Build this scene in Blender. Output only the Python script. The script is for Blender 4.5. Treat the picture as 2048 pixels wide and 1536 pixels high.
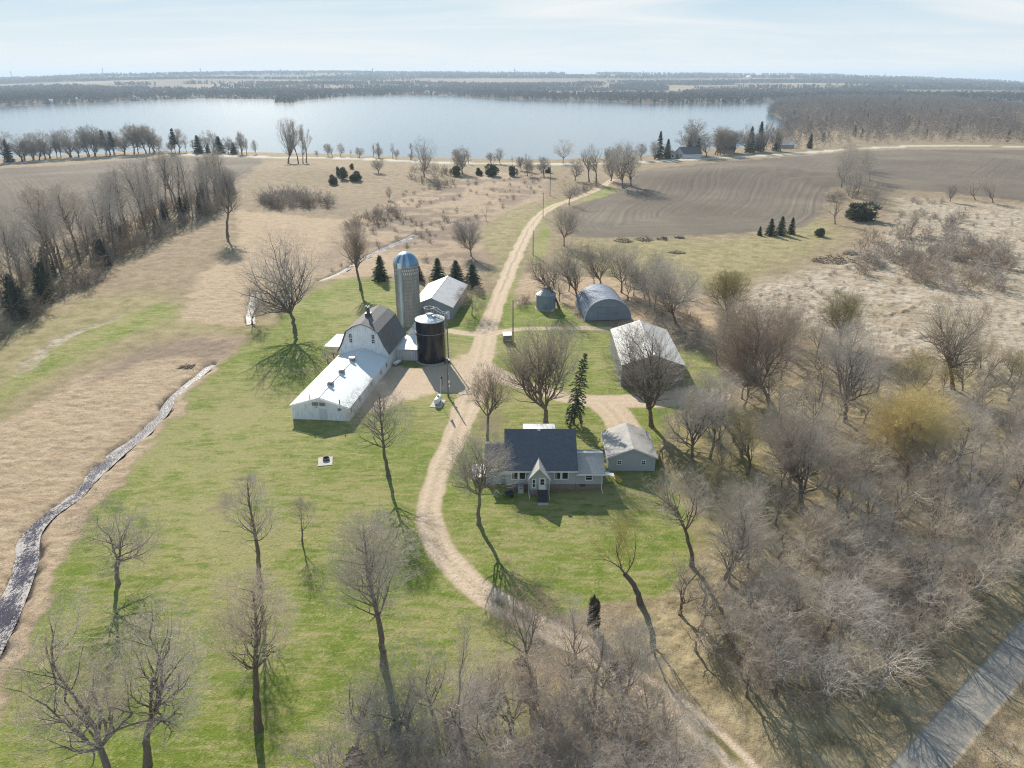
import bpy, bmesh, math, random
import numpy as np
from mathutils import Vector, Matrix

for o in list(bpy.data.objects):
    bpy.data.objects.remove(o, do_unlink=True)
scene = bpy.context.scene
COL = scene.collection

# ------------------------------------------------------------------ camera
FPX, CAMH, PITCH = 1421.0, 50.0, math.radians(23.3)
cam_d = bpy.data.cameras.new("Camera")
cam = bpy.data.objects.new("Camera", cam_d)
COL.objects.link(cam)
cam.location = (0, 0, CAMH)
cam.rotation_euler = (math.radians(90) - PITCH, 0, 0)
cam_d.sensor_width = 36.0
cam_d.lens = 36.0 * FPX / 2048.0
cam_d.clip_start = 0.5
cam_d.clip_end = 40000
scene.camera = cam

# ------------------------------------------------------------------ sun, sky, exposure
SUN_AZ, SUN_EL = math.radians(-18.5), math.radians(30.5)   # azimuth from +Y towards +X
sun_d = bpy.data.lights.new("Sun", 'SUN')
sun_d.energy = 4.6
sun_d.angle = math.radians(0.53)
sun_d.color = (1.0, 0.925, 0.80)
sun = bpy.data.objects.new("Sun", sun_d)
COL.objects.link(sun)
sun_dir = Vector((math.sin(SUN_AZ) * math.cos(SUN_EL), math.cos(SUN_AZ) * math.cos(SUN_EL), math.sin(SUN_EL)))
sun.rotation_euler = sun_dir.to_track_quat('Z', 'Y').to_euler()
sun.location = sun_dir * 300

world = bpy.data.worlds.new("World")
scene.world = world
world.use_nodes = True
wt = world.node_tree
wt.nodes.clear()
def wn(t): return wt.nodes.new(t)
w_out = wn('ShaderNodeOutputWorld'); w_bg = wn('ShaderNodeBackground'); w_sky = wn('ShaderNodeTexSky')
w_sky.sky_type = 'NISHITA'; w_sky.sun_disc = False
w_sky.sun_elevation = SUN_EL; w_sky.sun_rotation = SUN_AZ
w_sky.altitude = 300; w_sky.air_density = 1.0; w_sky.dust_density = 0.6; w_sky.ozone_density = 1.6
# thin cirrus: a noise on a flat layer far above, drawn from the view direction
w_tc = wn('ShaderNodeTexCoord'); w_sep = wn('ShaderNodeSeparateXYZ')
wt.links.new(w_tc.outputs['Generated'], w_sep.inputs[0])
w_add = wn('ShaderNodeMath'); w_add.operation = 'ADD'; w_add.inputs[1].default_value = 0.09
wt.links.new(w_sep.outputs['Z'], w_add.inputs[0])
w_mx = wn('ShaderNodeMath'); w_mx.operation = 'MAXIMUM'; w_mx.inputs[1].default_value = 0.03
wt.links.new(w_add.outputs[0], w_mx.inputs[0])
w_dx = wn('ShaderNodeMath'); w_dx.operation = 'DIVIDE'
w_dy = wn('ShaderNodeMath'); w_dy.operation = 'DIVIDE'
wt.links.new(w_sep.outputs['X'], w_dx.inputs[0]); wt.links.new(w_mx.outputs[0], w_dx.inputs[1])
wt.links.new(w_sep.outputs['Y'], w_dy.inputs[0]); wt.links.new(w_mx.outputs[0], w_dy.inputs[1])
w_cmb = wn('ShaderNodeCombineXYZ')
wt.links.new(w_dx.outputs[0], w_cmb.inputs[0]); wt.links.new(w_dy.outputs[0], w_cmb.inputs[1])
w_map = wn('ShaderNodeMapping'); w_map.inputs['Rotation'].default_value = (0, 0, math.radians(28)); w_map.inputs['Scale'].default_value = (0.22, 0.55, 1)
wt.links.new(w_cmb.outputs[0], w_map.inputs[0])
w_n = wn('ShaderNodeTexNoise'); w_n.inputs['Scale'].default_value = 1.3; w_n.inputs['Detail'].default_value = 7; w_n.inputs['Roughness'].default_value = 0.58; w_n.inputs['Distortion'].default_value = 0.9
wt.links.new(w_map.outputs[0], w_n.inputs['Vector'])
w_r = wn('ShaderNodeMapRange'); w_r.inputs[1].default_value = 0.42; w_r.inputs[2].default_value = 0.66; w_r.inputs[3].default_value = 0.0; w_r.inputs[4].default_value = 0.92
wt.links.new(w_n.outputs['Fac'], w_r.inputs[0])
# the Nishita sky is dusty yellow this near the sun's bearing: lean it towards the clear blue of the day, paler low down
w_gr = wn('ShaderNodeMapRange'); w_gr.inputs[1].default_value = 0.0; w_gr.inputs[2].default_value = 0.9
wt.links.new(w_sep.outputs['Z'], w_gr.inputs[0])
w_cl = wn('ShaderNodeValToRGB'); w_cl.color_ramp.elements.new(0.12); w_cl.color_ramp.elements.new(0.35)
for e_, (p_, c_) in zip(w_cl.color_ramp.elements, [(0.0, (.97, 1.0, 1.02)), (0.11, (.60, .80, .94)), (0.35, (.38, .57, .78)), (1.0, (.29, .45, .65))]):
    e_.position = p_; e_.color = (*c_, 1)
wt.links.new(w_gr.outputs[0], w_cl.inputs['Fac'])
w_sc = wn('ShaderNodeVectorMath'); w_sc.operation = 'SCALE'; w_sc.inputs['Scale'].default_value = 11.2
wt.links.new(w_cl.outputs[0], w_sc.inputs[0])
w_b2 = wn('ShaderNodeMixRGB'); w_b2.inputs['Fac'].default_value = 0.94
wt.links.new(w_sky.outputs[0], w_b2.inputs['Color1']); wt.links.new(w_sc.outputs[0], w_b2.inputs['Color2'])
w_mix = wn('ShaderNodeMixRGB'); w_mix.inputs['Color2'].default_value = (11.4, 11.6, 11.4, 1)
w_fd = wn('ShaderNodeMapRange'); w_fd.inputs[1].default_value = 0.10; w_fd.inputs[2].default_value = 0.45; w_fd.inputs[3].default_value = 1.0; w_fd.inputs[4].default_value = 0.08
wt.links.new(w_sep.outputs['Z'], w_fd.inputs[0])
w_mf = wn('ShaderNodeMath'); w_mf.operation = 'MULTIPLY'; wt.links.new(w_r.outputs[0], w_mf.inputs[0]); wt.links.new(w_fd.outputs[0], w_mf.inputs[1])
wt.links.new(w_mf.outputs[0], w_mix.inputs['Fac']); wt.links.new(w_b2.outputs[0], w_mix.inputs['Color1'])
w_lo = wn('ShaderNodeMapRange'); w_lo.inputs[1].default_value = -0.06; w_lo.inputs[2].default_value = -0.01
wt.links.new(w_sep.outputs['Z'], w_lo.inputs[0])
w_gd = wn('ShaderNodeMixRGB'); w_gd.inputs['Color1'].default_value = (2.6, 2.3, 1.7, 1)
wt.links.new(w_lo.outputs[0], w_gd.inputs['Fac']); wt.links.new(w_mix.outputs[0], w_gd.inputs['Color2'])
wt.links.new(w_gd.outputs[0], w_bg.inputs['Color'])
w_bg.inputs['Strength'].default_value = 0.044
wt.links.new(w_bg.outputs[0], w_out.inputs['Surface'])

scene.view_settings.view_transform = 'Standard'
scene.view_settings.look = 'None'
scene.view_settings.gamma = 1.0
scene.view_settings.use_curve_mapping = False
scene.view_settings.exposure = 0.88
scene.render.engine = 'CYCLES'
scene.cycles.use_denoising = True
scene.cycles.denoising_input_passes = 'RGB_ALBEDO_NORMAL'
scene.cycles.denoising_prefilter = 'NONE'
scene.cycles.pixel_filter_type = 'BLACKMAN_HARRIS'
scene.cycles.filter_width = 1.15
scene.cycles.max_bounces = 6
scene.cycles.diffuse_bounces = 2
scene.cycles.glossy_bounces = 3
scene.cycles.transmission_bounces = 2
scene.cycles.volume_bounces = 0
scene.cycles.caustics_reflective = False
scene.cycles.caustics_refractive = False
scene.cycles.sample_clamp_indirect = 4.0

# ------------------------------------------------------------------ helpers: pixels of the survey photo -> places on the ground
CP, SP = math.cos(PITCH), math.sin(PITCH)
def ray(px, py):
    u = (px - 1024) / FPX; v = -(py - 768) / FPX
    return np.array([u, CP + v * SP, -SP + v * CP])
def at_z(px, py, z):
    d = ray(px, py); t = (z - CAMH) / d[2]
    return d[0] * t, d[1] * t
def hsh(ix, iy, s):
    n = (ix.astype(np.int64) * 374761393 + iy.astype(np.int64) * 668265263 + s * 974711) & 0x7fffffff
    n = ((n ^ (n >> 13)) * 1274126177) & 0x7fffffff
    n = ((n ^ (n >> 15)) * 461845907) & 0x7fffffff
    return ((n ^ (n >> 16)) & 0xffff) / 65535.0
def vnoise(x, y, s=0):
    x = np.asarray(x, float); y = np.asarray(y, float)
    ix = np.floor(x); iy = np.floor(y); fx = x - ix; fy = y - iy
    fx = fx * fx * (3 - 2 * fx); fy = fy * fy * (3 - 2 * fy)
    a = hsh(ix, iy, s); b = hsh(ix + 1, iy, s); c = hsh(ix, iy + 1, s); d = hsh(ix + 1, iy + 1, s)
    return (a * (1 - fx) + b * fx) * (1 - fy) + (c * (1 - fx) + d * fx) * fy
def fbm(x, y, s=0, octv=3, gain=0.5):
    r = 0; a = 1; t = 0
    for i in range(octv):
        r = r + a * vnoise(x * 2 ** i, y * 2 ** i, s + i * 17); t += a; a *= gain
    return r / t
def sstep(a, b, x):
    t = np.clip((x - a) / (b - a), 0, 1)
    return t * t * (3 - 2 * t)
def poly_sd(X, Y, poly):
    """signed distance (positive inside) from points to a polygon"""
    n = len(poly); d2 = np.full(X.shape, 1e18); ins = np.zeros(X.shape, bool)
    for i in range(n):
        ax, ay = poly[i]; bx, by = poly[(i + 1) % n]
        ex, ey = bx - ax, by - ay; L = ex * ex + ey * ey + 1e-12
        t = np.clip(((X - ax) * ex + (Y - ay) * ey) / L, 0, 1)
        dx = X - ax - t * ex; dy = Y - ay - t * ey
        d2 = np.minimum(d2, dx * dx + dy * dy)
        if ay != by:
            c = ((ay <= Y) & (by > Y)) | ((by <= Y) & (ay > Y))
            xx = ax + (Y - ay) / (by - ay) * ex
            ins ^= c & (X < xx)
    d = np.sqrt(d2)
    return np.where(ins, d, -d)
def line_sd(X, Y, pts, w):
    """(half width - distance) to a polyline whose half width varies along it; also the lateral distance"""
    best = np.full(X.shape, -1e9); lat = np.full(X.shape, 1e9)
    for i in range(len(pts) - 1):
        ax, ay = pts[i]; bx, by = pts[i + 1]
        ex, ey = bx - ax, by - ay; L = ex * ex + ey * ey + 1e-12
        t = np.clip(((X - ax) * ex + (Y - ay) * ey) / L, 0, 1)
        d = np.hypot(X - ax - t * ex, Y - ay - t * ey)
        ww = w[i] * (1 - t) + w[i + 1] * t
        best = np.maximum(best, ww - d); lat = np.minimum(lat, d)
    return best, lat
def smooth_line(pts, n=3):
    pts = [np.array(p, float) for p in pts]
    for _ in range(n):
        q = [pts[0]]
        for a, b in zip(pts[:-1], pts[1:]):
            q += [a * .75 + b * .25, a * .25 + b * .75]
        q.append(pts[-1]); pts = q
    return [tuple(p) for p in pts]

# lakes: outlines on the water level
LAKE_Z = -6.0
LAKE_PX = [(-250, 330), (0, 324), (150, 316), (300, 312), (480, 313), (700, 318), (900, 326), (1090, 328), (1210, 325), (1330, 313), (1430, 303),
           (1490, 290), (1530, 272), (1562, 258), (1550, 243), (1524, 226), (1545, 211), (1548, 204), (1500, 206), (1350, 207), (1250, 206), (1200, 203),
           (1000, 198.5), (900, 191.5), (800, 190), (700, 193), (620, 200), (590, 206), (535, 206), (550, 199), (400, 197), (250, 203), (100, 209), (0, 213), (-300, 228)]
LAKE = [at_z(x, y, LAKE_Z) for x, y in LAKE_PX]
LAKE_FAR = [at_z(x, y, LAKE_Z) for x, y in [(1535, 193), (1560, 190.5), (1610, 190.2), (1630, 191.5), (1600, 194), (1550, 195)]]
LAKE_EAST = [at_z(x, y, LAKE_Z) for x, y in [(1948, 204), (1990, 203), (2080, 207), (2300, 214), (2300, 240), (2090, 225), (2030, 216), (1985, 210)]]
RIDGE_PX = [(-500, 172), (0, 161), (150, 156), (300, 151.5), (500, 149), (700, 147.5), (1024, 149), (1300, 150), (1500, 151.5), (1620, 153), (1780, 157), (1900, 161), (2048, 167), (2500, 178)]
_rx = np.array([(x - 1024) / FPX for x, y in RIDGE_PX]); _ry = np.array([(156 - y) / FPX for x, y in RIDGE_PX])
def zbase(x, y):
    x = np.asarray(x, float); y = np.asarray(y, float)
    d = np.hypot(x, y)
    z = 5.0 * np.exp(-((x + 205) / 85) ** 2 - ((y - 350) / 90) ** 2)
    z = z + 7.5 * np.exp(-((x - 128) / 50) ** 2 - ((y - 390) / 34) ** 2)
    z = z + 3.2 * np.exp(-((x + 118) / 48) ** 2 - ((y - 415) / 40) ** 2)
    z = z + 3.0 * np.exp(-((x - 330) / 100) ** 2 - ((y - 480) / 50) ** 2)
    z = z + (fbm(x / 60, y / 60, 5, 2) - 0.5) * 0.8
    z = z * sstep(150, 190, d)
    z = z - 1.4 * np.exp(-((x - 70) / 45) ** 2 - ((y - 235) / 60) ** 2) - 0.9 * np.exp(-((x + 52) / 14) ** 2 - ((y - 90) / 40) ** 2)
    far = d > 440
    if np.any(far):
        zz = z.copy()
        xf = x[far] if x.ndim else x; yf = y[far] if y.ndim else y
        s = poly_sd(xf, yf, LAKE)
        for L in (LAKE_FAR, LAKE_EAST):
            s = np.maximum(s, poly_sd(xf, yf, L))
        df = d[far] if x.ndim else d
        zf = z[far] if x.ndim else z
        land = np.where(df < 700, zf, np.minimum(zf, 1.5))
        edge = np.where(df < 620, 26.0, 90.0)
        out = -6.4 + (land + 6.4) * sstep(0, 1, (-s) / edge)
        zs = np.where(s > -0.01, -6.4 - 1.5 * sstep(0, 30, s), out)
        el = np.interp(xf / np.maximum(yf, 1), _rx, _ry)
        ridge = CAMH + 8000 * el * np.sqrt(1 + 0)
        hills = (fbm(xf / 900, yf / 900, 9, 3) - 0.5) * 26
        up = sstep(2300, 8000, df)
        zs = np.where((df > 2200) & (s < -60), zs + up * (ridge - zs) + hills * sstep(2400, 3600, df) * (1 - sstep(6500, 7600, df)) * 0.8, zs)
        zs = np.where(df > 8100, zs - (df - 8100) * 0.03, zs)
        if x.ndim: z[far] = zs
        else: z = zs
    return z
_T = np.concatenate([np.arange(20, 700, 0.5), np.geomspace(700, 9000, 900)])
def ground(px, py):
    """where a pixel's ray first meets the ground"""
    d = ray(px, py)
    k = _T / math.hypot(d[0], d[1])
    X = d[0] * k; Y = d[1] * k; Z = CAMH + d[2] * k
    g = Z - zbase(X, Y)
    i = int(np.argmax(g < 0)) if np.any(g < 0) else len(g) - 1
    i = max(i, 1)
    f = g[i - 1] / (g[i - 1] - g[i] + 1e-9)
    return float(X[i - 1] + f * (X[i] - X[i - 1])), float(Y[i - 1] + f * (Y[i] - Y[i - 1]))
def zg(x, y): return float(zbase(np.array([x]), np.array([y]))[0])
def top_h(x, y, ty):
    """height of the point above (x,y) that appears at row ty (x does not matter much)"""
    # solve for z: row of (x,y,z)
    v = -(ty - 768) / FPX
    # w = y*cp - dz*sp ; vv = y*sp + dz*cp ; vv = v*w
    dz = (v * y * CP - y * SP) / (CP + v * SP)
    return CAMH + dz
def depth(x, y, z): return y * CP - (z - CAMH) * SP
GP = lambda pts: [ground(a, b) for a, b in pts]

# ------------------------------------------------------------------ helpers: materials
def mat(name): 
    m = bpy.data.materials.new(name); m.use_nodes = True
    nt = m.node_tree; nt.nodes.clear()
    out = nt.nodes.new('ShaderNodeOutputMaterial'); b = nt.nodes.new('ShaderNodeBsdfPrincipled')
    nt.links.new(b.outputs[0], out.inputs['Surface'])
    return m, nt, b
def noise_node(nt, vec, scale, detail=4, rough=0.55, dist=0.0):
    n = nt.nodes.new('ShaderNodeTexNoise'); n.inputs['Scale'].default_value = scale
    n.inputs['Detail'].default_value = detail; n.inputs['Roughness'].default_value = rough; n.inputs['Distortion'].default_value = dist
    if vec is not None: nt.links.new(vec, n.inputs['Vector'])
    return n.outputs['Fac']
def ramp(nt, fac, stops):
    r = nt.nodes.new('ShaderNodeValToRGB')
    while len(r.color_ramp.elements) < len(stops): r.color_ramp.elements.new(0.5)
    for e, (p, c) in zip(r.color_ramp.elements, stops):
        e.position = p; e.color = (*c, 1)
    nt.links.new(fac, r.inputs[0]); return r.outputs[0]
def mixc(nt, fac, a, b, mode='MIX'):
    m = nt.nodes.new('ShaderNodeMixRGB'); m.blend_type = mode
    for s, v in (('Fac', fac), ('Color1', a), ('Color2', b)):
        if isinstance(v, (int, float)): m.inputs[s].default_value = v
        elif isinstance(v, tuple): m.inputs[s].default_value = (*v, 1)
        else: nt.links.new(v, m.inputs[s])
    return m.outputs[0]
def mth(nt, op, a, b=None, clamp=False):
    m = nt.nodes.new('ShaderNodeMath'); m.operation = op; m.use_clamp = clamp
    for i, v in enumerate((a, b)):
        if v is None: continue
        if isinstance(v, (int, float)): m.inputs[i].default_value = v
        else: nt.links.new(v, m.inputs[i])
    return m.outputs[0]
def maprange(nt, v, a, b, c=0.0, d=1.0):
    m = nt.nodes.new('ShaderNodeMapRange'); m.interpolation_type = 'SMOOTHSTEP'
    for i, q in ((1, a), (2, b), (3, c), (4, d)): m.inputs[i].default_value = q
    nt.links.new(v, m.inputs[0]); return m.outputs[0]
def geo_pos(nt):
    return nt.nodes.new('ShaderNodeNewGeometry').outputs['Position']
def obj_pos(nt):
    return nt.nodes.new('ShaderNodeTexCoord').outputs['Object']
def scaled(nt, vec, s, rot=(0, 0, 0)):
    m = nt.nodes.new('ShaderNodeMapping'); m.inputs['Scale'].default_value = s; m.inputs['Rotation'].default_value = rot
    nt.links.new(vec, m.inputs[0]); return m.outputs[0]
def bump(nt, b, h, strength=0.3, dist=0.05):
    n = nt.nodes.new('ShaderNodeBump'); n.inputs['Strength'].default_value = strength; n.inputs['Distance'].default_value = dist
    nt.links.new(h, n.inputs['Height']); nt.links.new(n.outputs[0], b.inputs['Normal'])
def paint(name, col, rough=0.6, var=0.12, scale=1.5, metal=0.0, dirt=None, spec=0.5, stripes=None, bmp=0.0):
    """worn paint, metal, timber, stone: a base colour with blotches, streaks and optional ribs"""
    m, nt, b = mat(name)
    v = obj_pos(nt)
    n1 = noise_node(nt, v, scale, 5, 0.6)
    n2 = noise_node(nt, scaled(nt, v, (6, 6, 0.6)), scale, 3, 0.6)
    lo = tuple(max(0, c * (1 - var)) for c in col); hi = tuple(min(1, c * (1 + var)) for c in col)
    c = ramp(nt, n1, [(0.3, lo), (0.7, hi)])
    if dirt:
        c = mixc(nt, maprange(nt, n2, 0.48, 0.72, 0, 0.8), c, dirt)
    if stripes:
        axis, per, amt = stripes
        sx = nt.nodes.new('ShaderNodeSeparateXYZ'); nt.links.new(v, sx.inputs[0])
        s = mth(nt, 'SINE', mth(nt, 'MULTIPLY', sx.outputs[axis], 2 * math.pi / per))
        bump(nt, b, s, amt, 0.03)
    elif bmp:
        bump(nt, b, n1, bmp, 0.05)
    nt.links.new(c, b.inputs['Base Color'])
    b.inputs['Roughness'].default_value = rough; b.inputs['Metallic'].default_value = metal
    b.inputs['Specular IOR Level'].default_value = spec
    return m

# ------------------------------------------------------------------ helpers: objects
def tag(o, label=None, cat=None, group=None, kind=None):
    if label: o['label'] = label
    if cat: o['category'] = cat
    if group: o['group'] = group
    if kind: o['kind'] = kind
    return o
def link(o, parent=None):
    COL.objects.link(o)
    if parent is not None: o.parent = parent
    return o
def empty(name, loc, rz=0.0, label=None, cat=None, group=None):
    e = bpy.data.objects.new(name, None); e.empty_display_size = 0.5
    e.location = loc; e.rotation_euler = (0, 0, rz); COL.objects.link(e)
    return tag(e, label, cat, group)
def np_mesh(name, V, quads=None, tris=None, mats=(), midx=None, smooth=False):
    me = bpy.data.meshes.new(name)
    V = np.asarray(V, np.float32)
    nq = 0 if quads is None else len(quads); ntr = 0 if tris is None else len(tris)
    me.vertices.add(len(V)); me.vertices.foreach_set('co', V.ravel())
    parts = []; 
    if nq: parts.append(np.asarray(quads, np.int32).ravel())
    if ntr: parts.append(np.asarray(tris, np.int32).ravel())
    loops = np.concatenate(parts)
    me.loops.add(len(loops)); me.loops.foreach_set('vertex_index', loops)
    me.polygons.add(nq + ntr)
    st = np.concatenate([np.arange(nq) * 4, nq * 4 + np.arange(ntr) * 3]).astype(np.int32)
    me.polygons.foreach_set('loop_start', st)
    for m in mats: me.materials.append(m)
    if midx is not None: me.polygons.foreach_set('material_index', np.asarray(midx, np.int32))
    if smooth: me.polygons.foreach_set('use_smooth', np.ones(nq + ntr, bool))
    me.update(calc_edges=True)
    return me
class MB:
    """collects boxes, prisms, tubes and polygons; build() links them as ONE mesh object"""
    def __init__(s): s.v = []; s.f = []
    def add(s, vs, fs):
        k = len(s.v); s.v += [tuple(map(float, q)) for q in vs]; s.f += [tuple(k + i for i in q) for q in fs]; return s
    def box(s, x0, x1, y0, y1, z0, z1):
        return s.add([(x0, y0, z0), (x1, y0, z0), (x1, y1, z0), (x0, y1, z0), (x0, y0, z1), (x1, y0, z1), (x1, y1, z1), (x0, y1, z1)],
                     [(3, 2, 1, 0), (4, 5, 6, 7), (0, 1, 5, 4), (1, 2, 6, 5), (2, 3, 7, 6), (3, 0, 4, 7)])
    def extrude(s, prof, y0, y1, axis='y'):
        """closed profile of (x,z) pairs pushed from y0 to y1"""
        n = len(prof)
        if axis == 'y': vs = [(x, y0, z) for x, z in prof] + [(x, y1, z) for x, z in prof]
        else: vs = [(y0, x, z) for x, z in prof] + [(y1, x, z) for x, z in prof]
        return s.add(vs, [tuple(range(n))[::-1], tuple(range(n, 2 * n))] + [(i, (i + 1) % n, n + (i + 1) % n, n + i) for i in range(n)])
    def ring(s, prof, cx=0, cy=0, n=40, a0=0.0, a1=2 * math.pi):
        """lathe: (r,z) profile"""
        full = abs(a1 - a0 - 2 * math.pi) < 1e-6; m = n if full else n + 1
        vs = []
        for r, z in prof:
            for i in range(m):
                a = a0 + (a1 - a0) * i / n; vs.append((cx + r * math.cos(a), cy + r * math.sin(a), z))
        fs = []
        for j in range(len(prof) - 1):
            for i in range(n):
                i2 = (i + 1) % m
                fs.append((j * m + i, j * m + i2, (j + 1) * m + i2, (j + 1) * m + i))
        return s.add(vs, fs)
    def tube(s, pts, r, n=6):
        pts = [Vector(p) for p in pts]; rs = r if isinstance(r, (list, tuple)) else [r] * len(pts)
        vs = []; up = Vector((0.13, 0.21, 1)).normalized()
        for i, p in enumerate(pts):
            d = (pts[min(i + 1, len(pts) - 1)] - pts[max(i - 1, 0)]).normalized()
            if abs(d.dot(up)) > 0.97: a = d.cross(Vector((1, 0, 0)))
            else: a = d.cross(up)
            a.normalize(); b = d.cross(a)
            for k in range(n):
                t = 2 * math.pi * k / n; vs.append(p + a * (rs[i] * math.cos(t)) + b * (rs[i] * math.sin(t)))
        fs = [(j * n + k, j * n + (k + 1) % n, (j + 1) * n + (k + 1) % n, (j + 1) * n + k) for j in range(len(pts) - 1) for k in range(n)]
        fs += [tuple(range(n))[::-1], tuple(range((len(pts) - 1) * n, len(pts) * n))]
        return s.add(vs, fs)
    def build(s, name, m, parent=None, smooth=False, bevel=0.0):
        me = bpy.data.meshes.new(name); me.from_pydata(s.v, [], s.f); me.materials.append(m); me.update()
        bm = bmesh.new(); bm.from_mesh(me); bmesh.ops.recalc_face_normals(bm, faces=bm.faces); bm.to_mesh(me); bm.free()
        o = bpy.data.objects.new(name, me); link(o, parent)
        if smooth:
            for p in me.polygons: p.use_smooth = True
            mod = None
            try:
                me.set_sharp_from_angle(angle=math.radians(35))
            except Exception: pass
        if bevel:
            bv = o.modifiers.new('bevel', 'BEVEL'); bv.width = bevel; bv.segments = 1; bv.limit_method = 'ANGLE'
        return o
# ------------------------------------------------------------------ the ground: one fine sheet, split by what covers it
# rows are spaced for even detail as seen from the air, columns by bearing
_dep = np.radians(np.arange(62.0, 2.2, -0.085))
_rows = np.concatenate([np.array([3.0, 10.0, 18.0]), CAMH / np.tan(_dep), np.geomspace(CAMH / math.tan(math.radians(2.2)) * 1.015, 14000, 170)])
_cols = np.radians(np.linspace(-47, 47, 1000))
NR, NC = len(_rows), len(_cols)
RR, AA = np.meshgrid(_rows / 1.0, _cols, indexing='ij')
GX = RR * np.tan(AA); GY = RR.copy()
GD = np.hypot(GX, GY)

# outlines traced on the ground
Z_LAWN = [
 [(-60, 1600), (0, 1430), (40, 1330), (90, 1205), (128, 1110), (190, 1020), (250, 960), (300, 895), (345, 842), (387, 787), (432, 738), (487, 684), (500, 660), (560, 648),
  (575, 620), (640, 575), (680, 559), (760, 556), (822, 572), (840, 600), (900, 560), (985, 588), (1003, 548), (1022, 500), (1042, 455), (1068, 425), (1110, 402), (1140, 397), (1140, 404), (1085, 432),
  (1058, 470), (1040, 520), (1030, 600), (1028, 616), (1076, 602), (1130, 607), (1168, 645), (1225, 650), (1235, 690), (1290, 690), (1400, 700), (1440, 740), (1430, 800), (1340, 830), (1320, 900), (1340, 970), (1390, 1040), (1390, 1130), (1310, 1190),
  (1180, 1215), (1060, 1260), (1020, 1320), (1060, 1420), (1080, 1600)],
 [(1085, 440), (1068, 480), (1060, 520), (1080, 530), (1100, 480), (1092, 445)],
 [(1170, 395), (1215, 372), (1240, 380), (1200, 400), (1150, 415)],
]
Z_OLIVE = [
 [(-60, 1050), (-60, 700), (60, 640), (180, 590), (330, 580), (360, 610), (480, 640), (640, 640), (500, 672), (380, 668), (270, 690), (150, 745), (60, 800)],
 [(980, 610), (1000, 650), (1100, 655), (1230, 660), (1215, 720), (1180, 790), (1090, 780), (1000, 730)],
 [(640, 560), (820, 560), (830, 660), (640, 670), (590, 650)],
 [(1300, 850), (1480, 800), (1620, 860), (1580, 1080), (1400, 1160), (1330, 1000)],
 [(900, 430), (960, 400), (1080, 400), (1035, 500), (1000, 560), (960, 500)],
 [(1300, 600), (1500, 560), (1700, 470), (1640, 440), (1480, 475), (1160, 480), (1120, 520)],
]
Z_GREENTRACK = [[(330, 608), (362, 620), (350, 640), (262, 668), (150, 715), (60, 770), (-40, 830), (-40, 800), (60, 735), (110, 700), (190, 655), (250, 630)]]
Z_REED = [   # dry reed beds
 [(-60, 880), (60, 812), (150, 760), (250, 716), (340, 690), (400, 672), (484, 672), (487, 684), (432, 738), (387, 787), (345, 842), (300, 895), (250, 960), (190, 1020), (128, 1110), (90, 1205), (40, 1330), (0, 1430), (-60, 1560)],
 [(480, 420), (700, 440), (720, 520), (640, 560), (520, 600), (500, 650), (420, 650), (360, 640), (390, 560), (470, 500)],
 [(690, 440), (880, 370), (1000, 345), (1092, 352), (1095, 395), (1060, 405), (1000, 430), (950, 470), (985, 530), (900, 550), (740, 550), (640, 560), (680, 500)],
 [(1030, 560), (1070, 540), (1250, 560), (1420, 590), (1440, 660), (1250, 640), (1090, 600), (1040, 610)],
]
Z_PALE = [   # bleached marsh
 [(1440, 600), (1500, 570), (1600, 545), (1690, 520), (1740, 480), (1800, 430), (1800, 395), (1900, 400), (2150, 420), (2150, 760), (1900, 740), (1720, 690), (1600, 650), (1480, 640)],
]
Z_FIELD_W = [(-200, 345), (0, 337), (130, 330), (260, 319), (390, 314), (528, 318), (505, 342), (470, 362), (430, 385), (300, 420), (120, 470), (-60, 520), (-250, 560)]
Z_FIELD_E = [(1128, 447), (1150, 412), (1230, 385), (1292, 338), (1400, 328), (1520, 318), (1650, 308), (1800, 299), (2100, 300), (2350, 310), (2350, 420), (2048, 404), (1900, 386), (1765, 374), (1700, 372), (1655, 375),
             (1652, 400), (1645, 428), (1602, 455), (1450, 468), (1300, 474), (1180, 476), (1140, 470)]
Z_BARE = [[(405, 1025), (450, 985), (480, 1000), (440, 1035)], [(640, 700), (690, 680), (700, 720), (660, 740)], [(995, 885), (1020, 850), (1000, 820), (960, 835)]]
Z_BANK = [[(270, 700), (400, 676), (482, 676), (478, 690), (420, 730), (380, 715), (300, 722), (200, 760), (170, 770)]]
Z_DRAW = [[(690, 450), (800, 385), (900, 362), (1090, 345), (1095, 392), (1010, 420), (950, 470), (985, 525), (900, 548), (800, 500), (700, 500), (660, 540), (650, 520)], [(500, 410), (620, 385), (700, 410), (690, 430), (560, 425)]]
Z_WOODFLOOR = [
 [(1340, 1170), (1480, 1100), (1700, 1060), (2150, 1000), (2150, 1180), (2000, 1260), (1850, 1420), (1740, 1600), (1500, 1500), (1360, 1380), (1200, 1280)],
 [(700, 1420), (1000, 1400), (1200, 1330), (1400, 1480), (1430, 1650), (680, 1650)],
 [(1500, 760), (1700, 760), (2150, 700), (2150, 1050), (1600, 1060)],
 [(1940, 1600), (2000, 1430), (2200, 1260), (2200, 1600)],
 [(-60, 700), (60, 640), (220, 530), (330, 470), (470, 405), (480, 380), (330, 420), (150, 500), (-60, 600)],
]
WAY_MAIN = [(1225, 358), (1213, 368), (1190, 381), (1150, 397), (1105, 412), (1076, 432), (1055, 462), (1036, 502), (1016, 548), (998, 592), (980, 640), (966, 690), (956, 735), (945, 785), (925, 838), (904, 888), (884, 930), (868, 970), (858, 1010), (862, 1055), (882, 1100), (918, 1145), (962, 1182), (1005, 1212)]
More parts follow.
